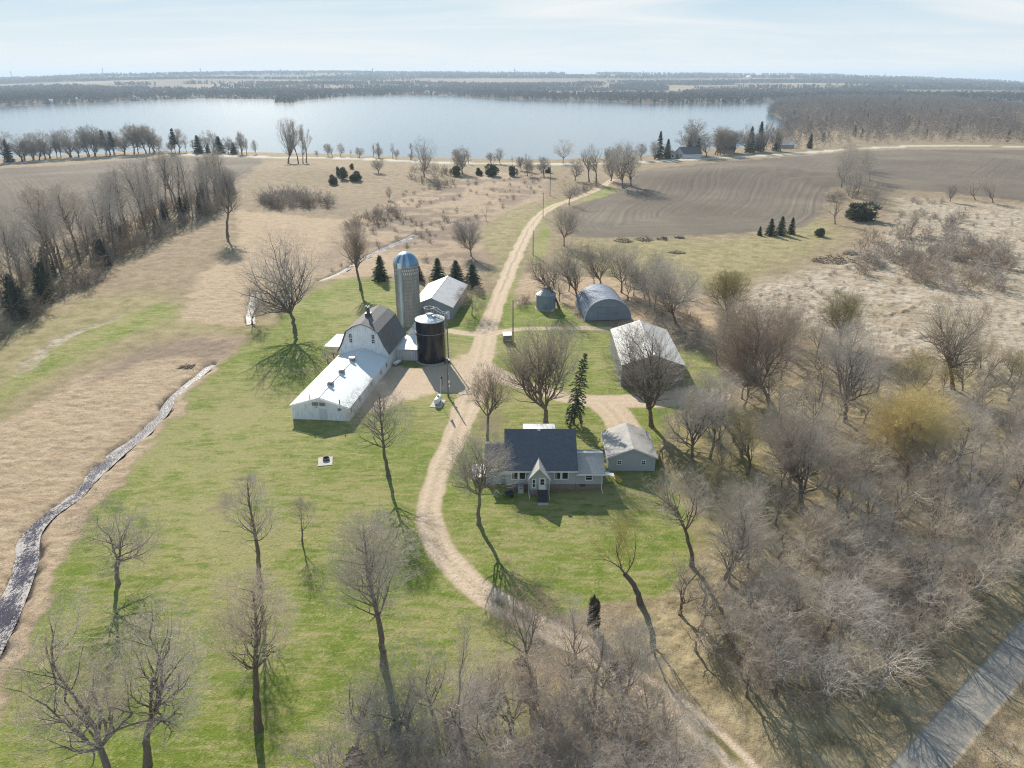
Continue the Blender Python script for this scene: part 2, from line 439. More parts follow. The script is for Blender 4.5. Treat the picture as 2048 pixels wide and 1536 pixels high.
WAY_MAIN_W = [2.0, 2.0, 2.0, 2.0, 2.1, 2.1, 2.2, 2.2, 2.2, 2.2, 2.3, 2.6, 3.0, 2.8, 2.2, 1.95, 1.75, 1.7, 1.7, 1.75, 1.8, 1.8, 1.7, 1.6]
WAY_LOW = [(985, 1195), (1030, 1222), (1100, 1262), (1180, 1303), (1270, 1355), (1340, 1405), (1405, 1455), (1480, 1530), (1530, 1585)]
WAY_LOW_W = [1.6, 1.6, 1.5, 1.5, 1.45, 1.45, 1.4, 1.4, 1.4]
WAYS = [
 (WAY_MAIN, WAY_MAIN_W), (WAY_LOW, WAY_LOW_W),
 ([(975, 666), (940, 668), (900, 662)], [2.4, 1.5, 1.3]),
 ([(968, 672), (1010, 661), (1060, 657), (1130, 656), (1235, 658)], [2.0, 1.25, 1.2, 1.2, 1.3]),
 ([(960, 735), (1010, 758), (1060, 775), (1130, 796), (1200, 804), (1300, 800), (1430, 790)], [3.4, 2.4, 2.0, 2.2, 2.6, 3.4, 3.0]),
 ([(1205, 806), (1235, 830), (1250, 860)], [3.0, 2.9, 2.9]),
]
YARD = [[(739, 742), (790, 732), (850, 735), (895, 728), (925, 712), (948, 690), (980, 680), (990, 720), (1000, 750), (960, 800), (930, 800), (905, 787), (880, 783), (855, 788), (820, 803), (780, 818), (735, 826), (722, 815)]]
TRAIL = [(1760, 1555), (1776, 1536), (1850, 1455), (1944, 1350), (2048, 1237), (2120, 1160), (2220, 1160), (2048, 1358), (1978, 1440), (1902, 1536), (1885, 1560)]
HWAY = [(-400, 341), (-150, 334), (0, 327), (137, 319), (260, 312.5), (376, 309), (533, 314.5), (632, 315.5), (700, 317.5), (885, 326), (1090, 329), (1213, 327.5), (1350, 321), (1500, 313), (1638, 304), (1750, 296), (1826, 292.5), (1930, 291.5), (2048, 294), (2300, 302)]
CREEK_PX = [(424, 727), (410, 738), (388, 757), (362, 778), (340, 800), (326, 824), (306, 845), (286, 866), (258, 886), (232, 905), (205, 930), (185, 950), (165, 972), (150, 992), (118, 1010), (90, 1030), (62, 1060), (52, 1090), (52, 1125), (40, 1160), (22, 1200), (0, 1245), (-40, 1320), (-90, 1420)]
CREEK_W = [.35, .55, .55, .55, .6, .65, .7, .7, .8, .95, .95, .8, .7, .7, .8, .85, .9, 1.0, 1.0, .95, 1.1, 1.2, 1.2, 1.2]
CREEK2_PX = [(502, 646), (500, 628), (504, 610), (510, 592), (512, 582)]
CREEK2_W = [.7, .8, .8, .9, .8]
CREEK3_PX = [(640, 560), (680, 545), (705, 530), (730, 514), (760, 500), (785, 489), (808, 480), (832, 468)]
CREEK3_W = [.3, .5, .7, .8, .9, 1.1, 1.2, 1.3]
DITCH = [(52, 745), (70, 720), (100, 695), (140, 670), (200, 648), (252, 628)]

def creek_line(px): return smooth_line(GP(px), 1)
def width_line(w):
    return [float(v[0]) for v in smooth_line([(a, 0) for a in w], 1)]
C1, C1W = creek_line(CREEK_PX), width_line(CREEK_W)
C2, C2W = creek_line(CREEK2_PX), width_line(CREEK2_W)
C3, C3W = creek_line(CREEK3_PX), width_line(CREEK3_W)

wob = 1.0 + GD * 0.006
PX_ = GX + (fbm(GX / 3.1, GY / 3.1, 31, 4) - .5) * 2.4 * wob
PY_ = GY + (fbm(GX / 3.1, GY / 3.1, 57, 4) - .5) * 2.4 * wob
def region(polys, soft=0.6, world=False, rough=True):
    m = np.zeros(GX.shape, np.float32)
    for p in polys:
        w = p if world else GP(p)
        xs = [q[0] for q in w]; ys = [q[1] for q in w]; g = 4 + soft * 2
        sel = (GX > min(xs) - g) & (GX < max(xs) + g) & (GY > min(ys) - g) & (GY < max(ys) + g)
        if not sel.any(): continue
        sd = poly_sd((PX_ if rough else GX)[sel], (PY_ if rough else GY)[sel], w)
        sf = soft * (1 + GD[sel] * 0.004)
        m[sel] = np.maximum(m[sel], sstep(-sf, sf, sd))
    return m
def strip(pts, wid, soft=0.3, amp=0.35):
    xs = [q[0] for q in pts]; ys = [q[1] for q in pts]; g = max(wid) + 4
    sel = (GX > min(xs) - g) & (GX < max(xs) + g) & (GY > min(ys) - g) & (GY < max(ys) + g)
    m = np.zeros(GX.shape, np.float32); lat = np.full(GX.shape, 99.0, np.float32)
    jx = (PX_[sel] - GX[sel]) * amp; jy = (PY_[sel] - GY[sel]) * amp
    s, l = line_sd(GX[sel] + jx, GY[sel] + jy, pts, wid)
    m[sel] = sstep(-soft, soft, s); lat[sel] = l
    return m, lat

M_lawn = region(Z_LAWN, 0.5); M_olive = region(Z_OLIVE, 4.0); M_green = region(Z_GREENTRACK, 1.6)
M_reed = region(Z_REED, 0.8); M_pale = region(Z_PALE, 3.0)
M_fw = region([Z_FIELD_W], 1.0); M_fe = region([Z_FIELD_E], 0.8)
M_bare = region(Z_BARE, 0.8); M_bank = region(Z_BANK, 1.5); M_draw = region(Z_DRAW, 4.0) * (.25 + .75 * sstep(.40, .58, fbm(GX / 9, GY / 6, 63, 4))); M_floor = region(Z_WOODFLOOR, 3.0)
M_grav = np.zeros(GX.shape, np.float32); LAT = np.full(GX.shape, 99.0, np.float32)
for pts, wid in WAYS:
    wp = smooth_line(GP(pts), 2); ww = [float(v[0]) for v in smooth_line([(a, 0) for a in wid], 2)]
    m, lat = strip(wp, [a * .93 for a in ww], 0.3, 0.22)
    M_grav = np.maximum(M_grav, m)
    LAT = np.minimum(LAT, np.where(m > 0, lat / 1.0, 99))
low_pts = GP(WAY_LOW)
M_lowc, LATL = strip(smooth_line(low_pts, 2), [float(v[0]) for v in smooth_line([(a, 0) for a in WAY_LOW_W], 2)], 0.35, 0.35)
M_yard = region(YARD, 0.7)
M_grav = np.maximum(M_grav, M_yard)
M_trail = region([TRAIL], 0.15, rough=False)
M_hway, HL = strip(GP(HWAY), [4.8] * len(HWAY), 0.6, 0.0)
M_verge, _ = strip(GP(HWAY), [13.0] * len(HWAY), 4.0, 0.3)
M_ditch, _ = strip(smooth_line(GP(DITCH), 2), [0.8] * 99, 0.5, 0.8) if False else strip(GP(DITCH), [1.5, 1.7, 1.7, 1.2, .9, .5], 0.7, 0.8)
creek_d = np.full(GX.shape, -99.0)
for pts, wid in ((C1, C1W), (C2, C2W), (C3, C3W)):
    xs = [q[0] for q in pts]; ys = [q[1] for q in pts]
    sel = (GX > min(xs) - 8) & (GX < max(xs) + 8) & (GY > min(ys) - 8) & (GY < max(ys) + 8)
    s, _l = line_sd(GX[sel] + (PX_[sel] - GX[sel]) * .5, GY[sel] + (PY_[sel] - GY[sel]) * .5, pts, wid)
    creek_d[sel] = np.maximum(creek_d[sel], s)
M_wet = sstep(-0.45, 0.05, creek_d).astype(np.float32)
M_lawn *= (1 - M_wet)
M_reed *= (1 - M_lawn)
M_fields = np.maximum(M_fw, M_fe)

# relief: tussocks, reed tufts, furrows, ruts, creek beds
GZ = zbase(GX, GY)
near = 1 - sstep(650, 900, GD)
t1 = fbm(GX / 1.1, GY / 1.1, 3, 3); t2 = fbm(GX / 2.6, GY / 2.0, 8, 4); t3 = fbm(GX / 0.35, GY / 0.35, 12, 2)
clump = sstep(0.5, 0.72, fbm(GX / 1.7, GY / 1.7, 21, 3)) * (0.4 + 0.9 * t1)
veg = np.clip(1 - M_lawn - M_grav - M_fields - M_trail - M_hway, 0, 1)
amp = 0.10 + 0.06 * M_reed + 0.18 * M_floor
GZ += near * veg * (1 - M_wet) * (amp * (t1 - .5) * 1.3 + (0.12 + .0 * M_reed) * (t2 - .5)) * np.clip(1 + GD / 300, 1, 2.2)
GZ += near * M_pale * (1 - M_wet) * clump * 0.42 * sstep(.42, .62, fbm(GX / 14, GY / 9, 61, 3))
GZ += near * M_lawn * ((t1 - .5) * 0.05 + (t3 - .5) * 0.05)
sdE = poly_sd(GX, GY, GP(Z_FIELD_E)); sdW = poly_sd(GX, GY, GP(Z_FIELD_W))
PH = np.where(sdE > sdW, sdE, sdW) + (fbm(GX / 25, GY / 25, 77, 2) - .5) * 5
GZ += near * M_fields * (np.sin(PH * 2 * np.pi / 3.2) * 0.05 + (fbm(PH / 1.3, GX * 0.01, 5, 2) - .5) * 0.16 + (t3 - .5) * .08)
GZ += near * M_grav * ((t3 - .5) * 0.03)
GZ -= sstep(-1.1, 0.35, creek_d) * 0.55 * (.8 + .4 * t1)
GZ -= M_ditch * 0.25 * (0.6 + t1)
GZ += M_hway * 0.35

# which sheet each face belongs to
def facemean(a): return (a[:-1, :-1] + a[1:, :-1] + a[:-1, 1:] + a[1:, 1:]) * .25
NAMES = ['ground', 'lawn', 'gravel_drive', 'plowed_field', 'plowed_field', 'paved_trail', 'highway', 'marsh', 'reed_bed', 'far_land']
cls = np.zeros((NR - 1, NC - 1), np.int8)
cls[facemean(M_pale) > .5] = 7
cls[facemean(M_reed) > .5] = 8
cls[facemean(M_lawn) > .5] = 1
cls[facemean(M_fw) > .5] = 3
cls[facemean(M_fe) > .5] = 4
cls[facemean(M_grav) > .5] = 2
cls[facemean(M_trail) > .5] = 5
cls[facemean(M_hway) > .5] = 6
cls[facemean(GY) > 1400] = 9

# ---- material of everything that grows or lies on the near ground
g_mat, nt, b = mat('ground_cover')
pos = geo_pos(nt)
A = nt.nodes.new('ShaderNodeAttribute'); A.attribute_name = 'cover_a'
Bn = nt.nodes.new('ShaderNodeAttribute'); Bn.attribute_name = 'cover_b'
Cn = nt.nodes.new('ShaderNodeAttribute'); Cn.attribute_name = 'cover_c'
def split(a):
    s = nt.nodes.new('ShaderNodeSeparateColor'); nt.links.new(a.outputs['Color'], s.inputs[0])
    return s.outputs[0], s.outputs[1], s.outputs[2], a.outputs['Alpha']
lawn_, olive_, reed_, grav_ = split(A)
field_, asph_, pale_, wet_ = split(Bn)
track_, bare_, floor_, phase_ = split(Cn)
nBig = noise_node(nt, pos, 0.035, 4, 0.6)
nMid = noise_node(nt, pos, 0.28, 5, 0.65)
nFine = noise_node(nt, pos, 2.2, 4, 0.7)
nStr = noise_node(nt, scaled(nt, pos, (0.35, 1.3, 1), (0, 0, 0.5)), 0.9, 5, 0.65, 0.6)
nTiny = noise_node(nt, scaled(nt, pos, (1.0, 1.6, 1), (0, 0, 0.4)), 6.0, 3, 0.7)
nLoc = noise_node(nt, pos, 0.75, 5, 0.7)
nBlade = noise_node(nt, scaled(nt, pos, (1.0, 0.55, 1), (0, 0, -0.35)), 3.6, 4, 0.8, 0.3)
meadow = ramp(nt, nMid, [(0.28, (0.165, 0.122, 0.076)), (0.5, (0.27, 0.207, 0.135)), (0.72, (0.37, 0.29, 0.195))])
meadow = mixc(nt, maprange(nt, nBig, 0.42, 0.66, 0, 0.4), meadow, (0.22, 0.175, 0.095))
meadow = mixc(nt, maprange(nt, nBlade, 0.50, 0.66, 0, 0.7), meadow, (0.13, 0.095, 0.06))
meadow = mixc(nt, maprange(nt, nStr, 0.53, 0.66, 0, 0.55), meadow, (0.15, 0.11, 0.07))
meadow = mixc(nt, maprange(nt, nLoc, 0.56, 0.72, 0, 0.6), meadow, (0.46, 0.37, 0.25))
reedc = ramp(nt, nStr, [(0.28, (0.27, 0.195, 0.125)), (0.5, (0.40, 0.30, 0.20)), (0.72, (0.49, 0.385, 0.275))])
reedc = mixc(nt, maprange(nt, nBlade, 0.50, 0.66, 0, 0.7), reedc, (0.17, 0.115, 0.07))
palec = ramp(nt, nMid, [(0.3, (0.26, 0.205, 0.148)), (0.46, (0.38, 0.315, 0.235)), (0.7, (0.50, 0.44, 0.355))])
palec = mixc(nt, maprange(nt, nBig, 0.34, 0.52, 0.6, 0), palec, (0.30, 0.235, 0.15))
palec = mixc(nt, maprange(nt, nLoc, 0.50, 0.63, 0, 0.75), palec, (0.17, 0.125, 0.085))
palec = mixc(nt, maprange(nt, nStr, 0.53, 0.64, 0, 0.6), palec, (0.185, 0.14, 0.095))
green = ramp(nt, nMid, [(0.25, (0.090, 0.134, 0.015)), (0.5, (0.138, 0.186, 0.024)), (0.75, (0.184, 0.212, 0.042))])
straw = maprange(nt, mth(nt, 'ADD', mth(nt, 'MULTIPLY', nBig, 0.5), mth(nt, 'MULTIPLY', nStr, 0.5)), 0.43, 0.57, 0.0, 0.9)
green = mixc(nt, straw, green, (0.29, 0.26, 0.115))
thatch = maprange(nt, mth(nt, 'ADD', mth(nt, 'MULTIPLY', nBlade, 0.6), mth(nt, 'MULTIPLY', nLoc, 0.4)), 0.49, 0.64, 0, 0.7)
green = mixc(nt, thatch, green, (0.36, 0.325, 0.15))
green = mixc(nt, maprange(nt, nBlade, 0.42, 0.30, 0, 0.6), green, (0.045, 0.075, 0.010))
green = mixc(nt, maprange(nt, nFine, 0.24, 0.45, 0.5, 0), green, (0.055, 0.095, 0.012))
olivec = mixc(nt, maprange(nt, mth(nt, 'ADD', mth(nt, 'MULTIPLY', nMid, 0.5), mth(nt, 'MULTIPLY', nBlade, 0.5)), 0.36, 0.62), (0.165, 0.165, 0.05), (0.36, 0.295, 0.16))
soil = ramp(nt, noise_node(nt, pos, 0.02, 5, 0.6), [(0.3, (0.115, 0.093, 0.072)), (0.5, (0.17, 0.14, 0.108)), (0.72, (0.25, 0.205, 0.155))])
cmbp = nt.nodes.new('ShaderNodeCombineXYZ'); nt.links.new(phase_, cmbp.inputs[0])
nFur = noise_node(nt, cmbp.outputs[0], 0.55, 3, 0.75)
soil = mixc(nt, maprange(nt, nFur, 0.35, 0.65, 0.0, 0.6), soil, (0.085, 0.068, 0.054))
soil = mixc(nt, maprange(nt, nFur, 0.58, 0.75, 0.0, 0.45), soil, (0.40, 0.33, 0.25))
grav = ramp(nt, nFine, [(0.3, (0.42, 0.32, 0.225)), (0.5, (0.51, 0.40, 0.29)), (0.75, (0.58, 0.47, 0.35))])
grav = mixc(nt, maprange(nt, nMid, 0.3, 0.75, 0, 0.35), grav, (0.40, 0.305, 0.205))
Ln = nt.nodes.new('ShaderNodeAttribute'); Ln.attribute_name = 'across'
latw = mth(nt, 'ADD', Ln.outputs['Fac'], mth(nt, 'MULTIPLY', mth(nt, 'SUBTRACT', nLoc, 0.5), 0.5))
rut = maprange(nt, mth(nt, 'ABSOLUTE', mth(nt, 'SUBTRACT', latw, 0.85)), 0.12, 0.42, 0.28, 0)
grav = mixc(nt, rut, grav, (0.62, 0.52, 0.40))
grav = mixc(nt, maprange(nt, latw, 0.30, 0.05, 0, 0.22), grav, (0.33, 0.265, 0.17))
grav = mixc(nt, maprange(nt, nLoc, 0.60, 0.72, 0, 0.4), grav, (0.36, 0.29, 0.19))
asph = ramp(nt, nMid, [(0.3, (0.225, 0.208, 0.182)), (0.7, (0.28, 0.258, 0.228))])
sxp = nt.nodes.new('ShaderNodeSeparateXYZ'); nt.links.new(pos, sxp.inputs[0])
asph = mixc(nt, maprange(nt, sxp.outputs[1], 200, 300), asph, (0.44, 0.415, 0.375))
asph = mixc(nt, maprange(nt, nTiny, 0.55, 0.8, 0, 0.15), asph, (0.24, 0.22, 0.20))
floorc = ramp(nt, nMid, [(0.3, (0.17, 0.135, 0.075)), (0.5, (0.29, 0.235, 0.135)), (0.72, (0.43, 0.355, 0.22))])
c = mixc(nt, olive_, meadow, olivec)
c = mixc(nt, floor_, c, floorc)
c = mixc(nt, reed_, c, reedc)
c = mixc(nt, pale_, c, palec)
c = mixc(nt, lawn_, c, green)
c = mixc(nt, field_, c, soil)
c = mixc(nt, bare_, c, mixc(nt, nLoc, (0.10, 0.075, 0.055), (0.27, 0.205, 0.155)))
c = mixc(nt, grav_, c, grav)
c = mixc(nt, track_, c, (0.20, 0.175, 0.075))
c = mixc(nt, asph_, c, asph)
c = mixc(nt, wet_, c, (0.075, 0.058, 0.045))
nt.links.new(c, b.inputs['Base Color']); b.inputs['Roughness'].default_value = 0.95; b.inputs['Specular IOR Level'].default_value = 0.15
hh = mth(nt, 'ADD', nBlade, mth(nt, 'MULTIPLY', nTiny, 0.7))
bump(nt, b, mth(nt, 'MULTIPLY', hh, mth(nt, 'SUBTRACT', 1.0, mth(nt, 'MULTIPLY', asph_, 0.9))), 0.8, 0.18)

# ---- land beyond the lake
f_mat, nt, b = mat('far_land_cover')
pos = geo_pos(nt)
v = nt.nodes.new('ShaderNodeTexVoronoi'); v.distance = 'CHEBYCHEV'; v.inputs['Scale'].default_value = 0.0017; v.inputs['Randomness'].default_value = 0.8
nt.links.new(scaled(nt, pos, (1, 0.55, 0), (0, 0, 0.12)), v.inputs['Vector'])
sc = nt.nodes.new('ShaderNodeSeparateColor'); nt.links.new(v.outputs['Color'], sc.inputs[0])
fc = ramp(nt, sc.outputs[0], [(0.0, (0.17, 0.125, 0.095)), (0.3, (0.27, 0.205, 0.135)), (0.55, (0.14, 0.105, 0.085)), (0.75, (0.32, 0.245, 0.155)), (0.9, (0.15, 0.16, 0.06))])
fc = mixc(nt, maprange(nt, noise_node(nt, pos, 0.004, 5, 0.6), 0.4, 0.65, 0, 0.6), fc, (0.16, 0.125, 0.10))
wd = nt.nodes.new('ShaderNodeAttribute'); wd.attribute_name = 'cover_a'
s2 = nt.nodes.new('ShaderNodeSeparateColor'); nt.links.new(wd.outputs['Color'], s2.inputs[0])
fc = mixc(nt, s2.outputs[0], fc, (0.105, 0.082, 0.062))
nt.links.new(fc, b.inputs['Base Color']); b.inputs['Roughness'].default_value = 1.0; b.inputs['Specular IOR Level'].default_value = 0.05

# woods beyond the lake: where they stand
def far_wood(x, y):
    s = poly_sd(x, y, LAKE)
    for L in (LAKE_FAR, LAKE_EAST): s = np.maximum(s, poly_sd(x, y, L))
    n = fbm(x / 520, y / 1300, 41, 3); n2 = fbm(x / 900, y / 260, 43, 3)
    belt = (s < -8) & (s > -150 - 260 * fbm(x / 700, y / 5000, 47, 2))
    w = np.where(belt, 0.9, np.where((n2 > .585) | (n > .64), 1.0, 0.0))
    return np.where(s > -12, 0.0, w)
FW = np.zeros(GX.shape, np.float32)
fsel = GY > 1300
FW[fsel] = far_wood(GX[fsel], GY[fsel])

two = sstep(0.0, 0.35, 0.55 - np.abs(LATL)) * M_lowc * sstep(0.3, 0.6, fbm(GX / 3, GY / 3, 91, 3)) * (GY < 76)
mid_strip = sstep(0.0, 0.4, 0.45 - LAT) * M_grav * (1 - M_yard) * (GY > 175) * 0.35
ATT_A = np.stack([np.where(GY > 1300, FW, np.maximum(M_lawn, M_green)), np.maximum(M_olive * .75, M_verge * .35), M_reed, M_grav], -1).astype(np.float32)
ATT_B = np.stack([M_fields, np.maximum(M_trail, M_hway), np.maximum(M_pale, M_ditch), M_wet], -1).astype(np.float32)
ATT_C = np.stack([np.maximum(two, mid_strip), np.maximum(np.maximum(M_bare * .6, M_bank * .75), M_draw * .9), M_floor, PH / 1.0], -1).astype(np.float32)
verts = np.stack([GX, GY, GZ], -1).reshape(-1, 3)
idx = np.arange(NR * NC).reshape(NR, NC)
Q = np.stack([idx[:-1, :-1], idx[:-1, 1:], idx[1:, 1:], idx[1:, :-1]], -1)
for k, nm in enumerate(NAMES):
    q = Q[cls == k]
    if len(q) == 0: continue
    used, inv = np.unique(q.ravel(), return_inverse=True)
    me = np_mesh(nm, verts[used], quads=inv.reshape(-1, 4), mats=[f_mat if nm == 'far_land' else g_mat])
    for an, arr in (('cover_a', ATT_A), ('cover_b', ATT_B), ('cover_c', ATT_C)):
        at = me.attributes.new(an, 'FLOAT_COLOR', 'POINT')
        at.data.foreach_set('color', arr.reshape(-1, 4)[used].ravel())
    at = me.attributes.new('across', 'FLOAT', 'POINT'); at.data.foreach_set('value', np.ascontiguousarray(np.minimum(LAT, 9).reshape(-1)[used].astype(np.float32)))
    o = bpy.data.objects.new(nm, me); link(o); tag(o, kind='structure')

# ---- the lake
l_mat, nt, b = mat('lake_water')
pos = geo_pos(nt)
b.inputs['Base Color'].default_value = (0.055, 0.095, 0.13, 1); b.inputs['Roughness'].default_value = 0.13; b.inputs['IOR'].default_value = 1.5; b.inputs['Specular IOR Level'].default_value = 0.85
bump(nt, b, noise_node(nt, scaled(nt, pos, (0.6, 1, 1)), 0.05, 3, 0.5), 0.02, 1.0)
lm = np_mesh('lake', [(-4500, 430, LAKE_Z), (4500, 430, LAKE_Z), (4500, 6500, LAKE_Z), (-4500, 6500, LAKE_Z)], quads=[(0, 1, 2, 3)], mats=[l_mat])
tag(link(bpy.data.objects.new('lake', lm)), kind='structure')

# ---- the creek: dark water; pale flecks in its colour are froth and painted sun glints
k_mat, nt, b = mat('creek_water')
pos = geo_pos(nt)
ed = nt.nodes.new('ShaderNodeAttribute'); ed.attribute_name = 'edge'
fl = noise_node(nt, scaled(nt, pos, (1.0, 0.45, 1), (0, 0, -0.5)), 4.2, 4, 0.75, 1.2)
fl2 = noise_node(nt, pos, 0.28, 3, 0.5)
glint_foam = maprange(nt, mth(nt, 'ADD', mth(nt, 'ADD', mth(nt, 'MULTIPLY', fl, 0.8), mth(nt, 'MULTIPLY', fl2, 0.42)), mth(nt, 'MULTIPLY', ed.outputs['Fac'], 0.085)), 0.665, 0.70)
nt.links.new(mixc(nt, glint_foam, mixc(nt, fl2, (0.028, 0.026, 0.042), (0.085, 0.082, 0.108)), (0.44, 0.40, 0.37)), b.inputs['Base Color'])  # bluish water tone stands in for the sky's reflection
nt.links.new(mth(nt, 'ADD', mth(nt, 'MULTIPLY', glint_foam, 0.5), 0.3), b.inputs['Roughness'])
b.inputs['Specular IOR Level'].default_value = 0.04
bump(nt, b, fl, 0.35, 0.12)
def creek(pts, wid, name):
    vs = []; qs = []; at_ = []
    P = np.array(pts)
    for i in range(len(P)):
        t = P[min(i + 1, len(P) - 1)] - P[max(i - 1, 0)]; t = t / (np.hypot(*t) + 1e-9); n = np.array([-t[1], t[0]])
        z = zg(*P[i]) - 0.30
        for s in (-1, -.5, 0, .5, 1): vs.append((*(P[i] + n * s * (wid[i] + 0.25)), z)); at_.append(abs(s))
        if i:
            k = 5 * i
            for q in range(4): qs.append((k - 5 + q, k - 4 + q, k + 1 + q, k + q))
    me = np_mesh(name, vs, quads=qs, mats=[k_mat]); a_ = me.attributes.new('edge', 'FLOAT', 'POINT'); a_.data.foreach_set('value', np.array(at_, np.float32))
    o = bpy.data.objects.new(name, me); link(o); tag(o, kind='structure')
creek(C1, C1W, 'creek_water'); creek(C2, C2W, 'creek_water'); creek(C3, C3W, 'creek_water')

# ------------------------------------------------------------------ haze between here and the far shore
h_mat = bpy.data.materials.new('haze'); h_mat.use_nodes = True
nt = h_mat.node_tree; nt.nodes.clear()
ho = nt.nodes.new('ShaderNodeOutputMaterial'); hv = nt.nodes.new('ShaderNodeVolumePrincipled')
hv.inputs['Color'].default_value = (0.66, 0.82, 1.0, 1); hv.inputs['Density'].default_value = 0.00012; hv.inputs['Anisotropy'].default_value = 0.1
nt.links.new(hv.outputs[0], ho.inputs['Volume'])
hz = MB().box(-14500, 14500, -60, 14500, -260, 130)
ob = hz.build('haze', h_mat); tag(ob, kind='stuff')
# ------------------------------------------------------------------ the farmstead
WHITE = paint('white_siding', (0.80, 0.82, 0.84), .6, .06, 1.2, dirt=(0.50, 0.49, 0.46), stripes=(2, .2, .25))
WHITE_BRK = paint('white_painted_block', (0.62, 0.62, 0.62), .7, .10, .9, dirt=(0.42, 0.38, 0.33), bmp=.3)
WHITE_TRIM = paint('white_trim', (0.78, 0.78, 0.77), .5, .04)
ROOF_WHITE = paint('white_metal_roof', (0.62, 0.65, 0.66), .5, .04, .5, stripes=(1, .55, .35))
ROOF_WHITE2 = paint('white_rubber_roof', (0.70, 0.69, 0.66), .7, .06, .8, dirt=(0.52, 0.49, 0.45))
SHINGLE_GREY = paint('grey_shingles', (0.15, 0.142, 0.14), .9, .18, 1.4, dirt=(0.095, 0.09, 0.09), bmp=.4)
SHINGLE_BLUE = paint('blue_slate_shingles', (0.105, 0.113, 0.130), .85, .22, 3.0, dirt=(0.078, 0.085, 0.10), bmp=.5)
SHINGLE_PALE = paint('pale_grey_shingles', (0.38, 0.36, 0.335), .9, .14, 2.0, dirt=(0.27, 0.25, 0.23), bmp=.4)
GALV = paint('galvanised_steel', (0.42, 0.45, 0.49), .38, .10, .8, metal=.65, dirt=(0.33, 0.33, 0.34))
GALV_CORR = paint('corrugated_galvanised', (0.24, 0.295, 0.36), .5, .12, .7, metal=.35, stripes=(2, .25, .6), dirt=(0.25, 0.265, 0.29))
GALV_RIB = paint('ribbed_galvanised_arch', (0.12, 0.155, 0.22), .7, .18, .6, metal=.15, stripes=(1, .6, .7), dirt=(0.25, 0.27, 0.31))
SHED_WALL = paint('grey_steel_wall', (0.27, 0.295, 0.33), .55, .07, .8, stripes=(0, .3, .4))
SHED_ROOF = paint('weathered_steel_roof', (0.46, 0.465, 0.475), .5, .10, .5, metal=.2, dirt=(0.30, 0.26, 0.235), stripes=(1, .6, .4))
BIGSHED_ROOF = paint('pale_steel_roof', (0.42, 0.42, 0.415), .68, .06, .4, dirt=(0.46, 0.46, 0.455), stripes=(1, .3, .4))
BIGSHED_WALL = paint('taupe_steel_wall', (0.235, 0.22, 0.21), .55, .08, .6, stripes=(0, .3, .4))
BIGSHED_SIDE = BIGSHED_WALL
SIDING = paint('blue_grey_siding', (0.42, 0.455, 0.47), .65, .05, 1.0, stripes=(2, .16, .35))
BRICK = paint('brick_foundation', (0.26, 0.20, 0.17), .85, .2, 3.0, dirt=(0.16, 0.14, 0.13), bmp=.4)
GLASS, _nt, _b = mat('window_glass'); _b.inputs['Base Color'].default_value = (0.018, 0.022, 0.028, 1); _b.inputs['Roughness'].default_value = .08; _b.inputs['Specular IOR Level'].default_value = .7
STEEL_DK = paint('dark_steel', (0.06, 0.065, 0.075), .5, .15)
STEEL_GR = paint('grey_steel', (0.22, 0.24, 0.27), .5, .12, metal=.4)
CONCRETE = paint('concrete', (0.42, 0.395, 0.36), .9, .14, 1.5, dirt=(0.28, 0.255, 0.23), bmp=.3)
WOOD = paint('weathered_wood', (0.27, 0.215, 0.165), .85, .2, 4.0, bmp=.3)
POLEW = paint('pole_wood', (0.20, 0.165, 0.135), .9, .2, 3.0)
RUBBER = paint('rubber', (0.022, 0.022, 0.023), .8, .1)
YELLOW = paint('yellow_board', (0.55, 0.40, 0.06), .7, .2, 3.0)
CURTAIN = paint('window_curtain', (0.30, 0.28, 0.24), .9, .12)

def window(par, name, x0, x1, z0, z1, y, side='y-', frame=WHITE_TRIM, cols=2, rows=2, fw=.09, pane=GLASS):
    """a framed window on a wall that faces -y (or +-x): frame proud of the wall, pane set into it, bars across"""
    m = MB()
    def bx(mb, a0, a1, c0, c1, d0, d1):
        if side == 'y-': mb.box(a0, a1, y - d1, y - d0, c0, c1)
        elif side == 'x+': mb.box(y + d0, y + d1, a0, a1, c0, c1)
        elif side == 'x-': mb.box(y - d1, y - d0, a0, a1, c0, c1)
    bx(m, x0 - fw, x1 + fw, z1, z1 + fw, 0, .07); bx(m, x0 - fw, x1 + fw, z0 - fw, z0, 0, .09)
    bx(m, x0 - fw, x0, z0, z1, 0, .07); bx(m, x1, x1 + fw, z0, z1, 0, .07)
    for i in range(1, cols):
        a = x0 + (x1 - x0) * i / cols; bx(m, a - .02, a + .02, z0, z1, .012, .05)
    for i in range(1, rows):
        c = z0 + (z1 - z0) * i / rows; bx(m, x0, x1, c - .022, c + .022, .012, .055)
    f = m.build(name, frame, par)
    p = MB(); bx(p, x0, x1, z0, z1, .004, .012); p.build('pane', pane, f)
    return f
def gable_wall(par, name, hw, y0, y1, ze, zp, m, z0=-.4):
    return MB().extrude([(-hw, z0), (hw, z0), (hw, ze), (0, zp), (-hw, ze)], y0, y1).build(name, m, par)
def gable_roof(par, name, hw, y0, y1, ze, zp, m, ov=.35, th=.12, ovy=.3, lift=.03):
    s = (zp - ze) / hw; a = hw + ov
    prof = [(-a, ze - s * ov + lift), (0, zp + lift), (a, ze - s * ov + lift), (a, ze - s * ov + lift + th), (0, zp + lift + th), (-a, ze - s * ov + lift + th)]
    return MB().extrude(prof, y0 - ovy, y1 + ovy).build(name, m, par)

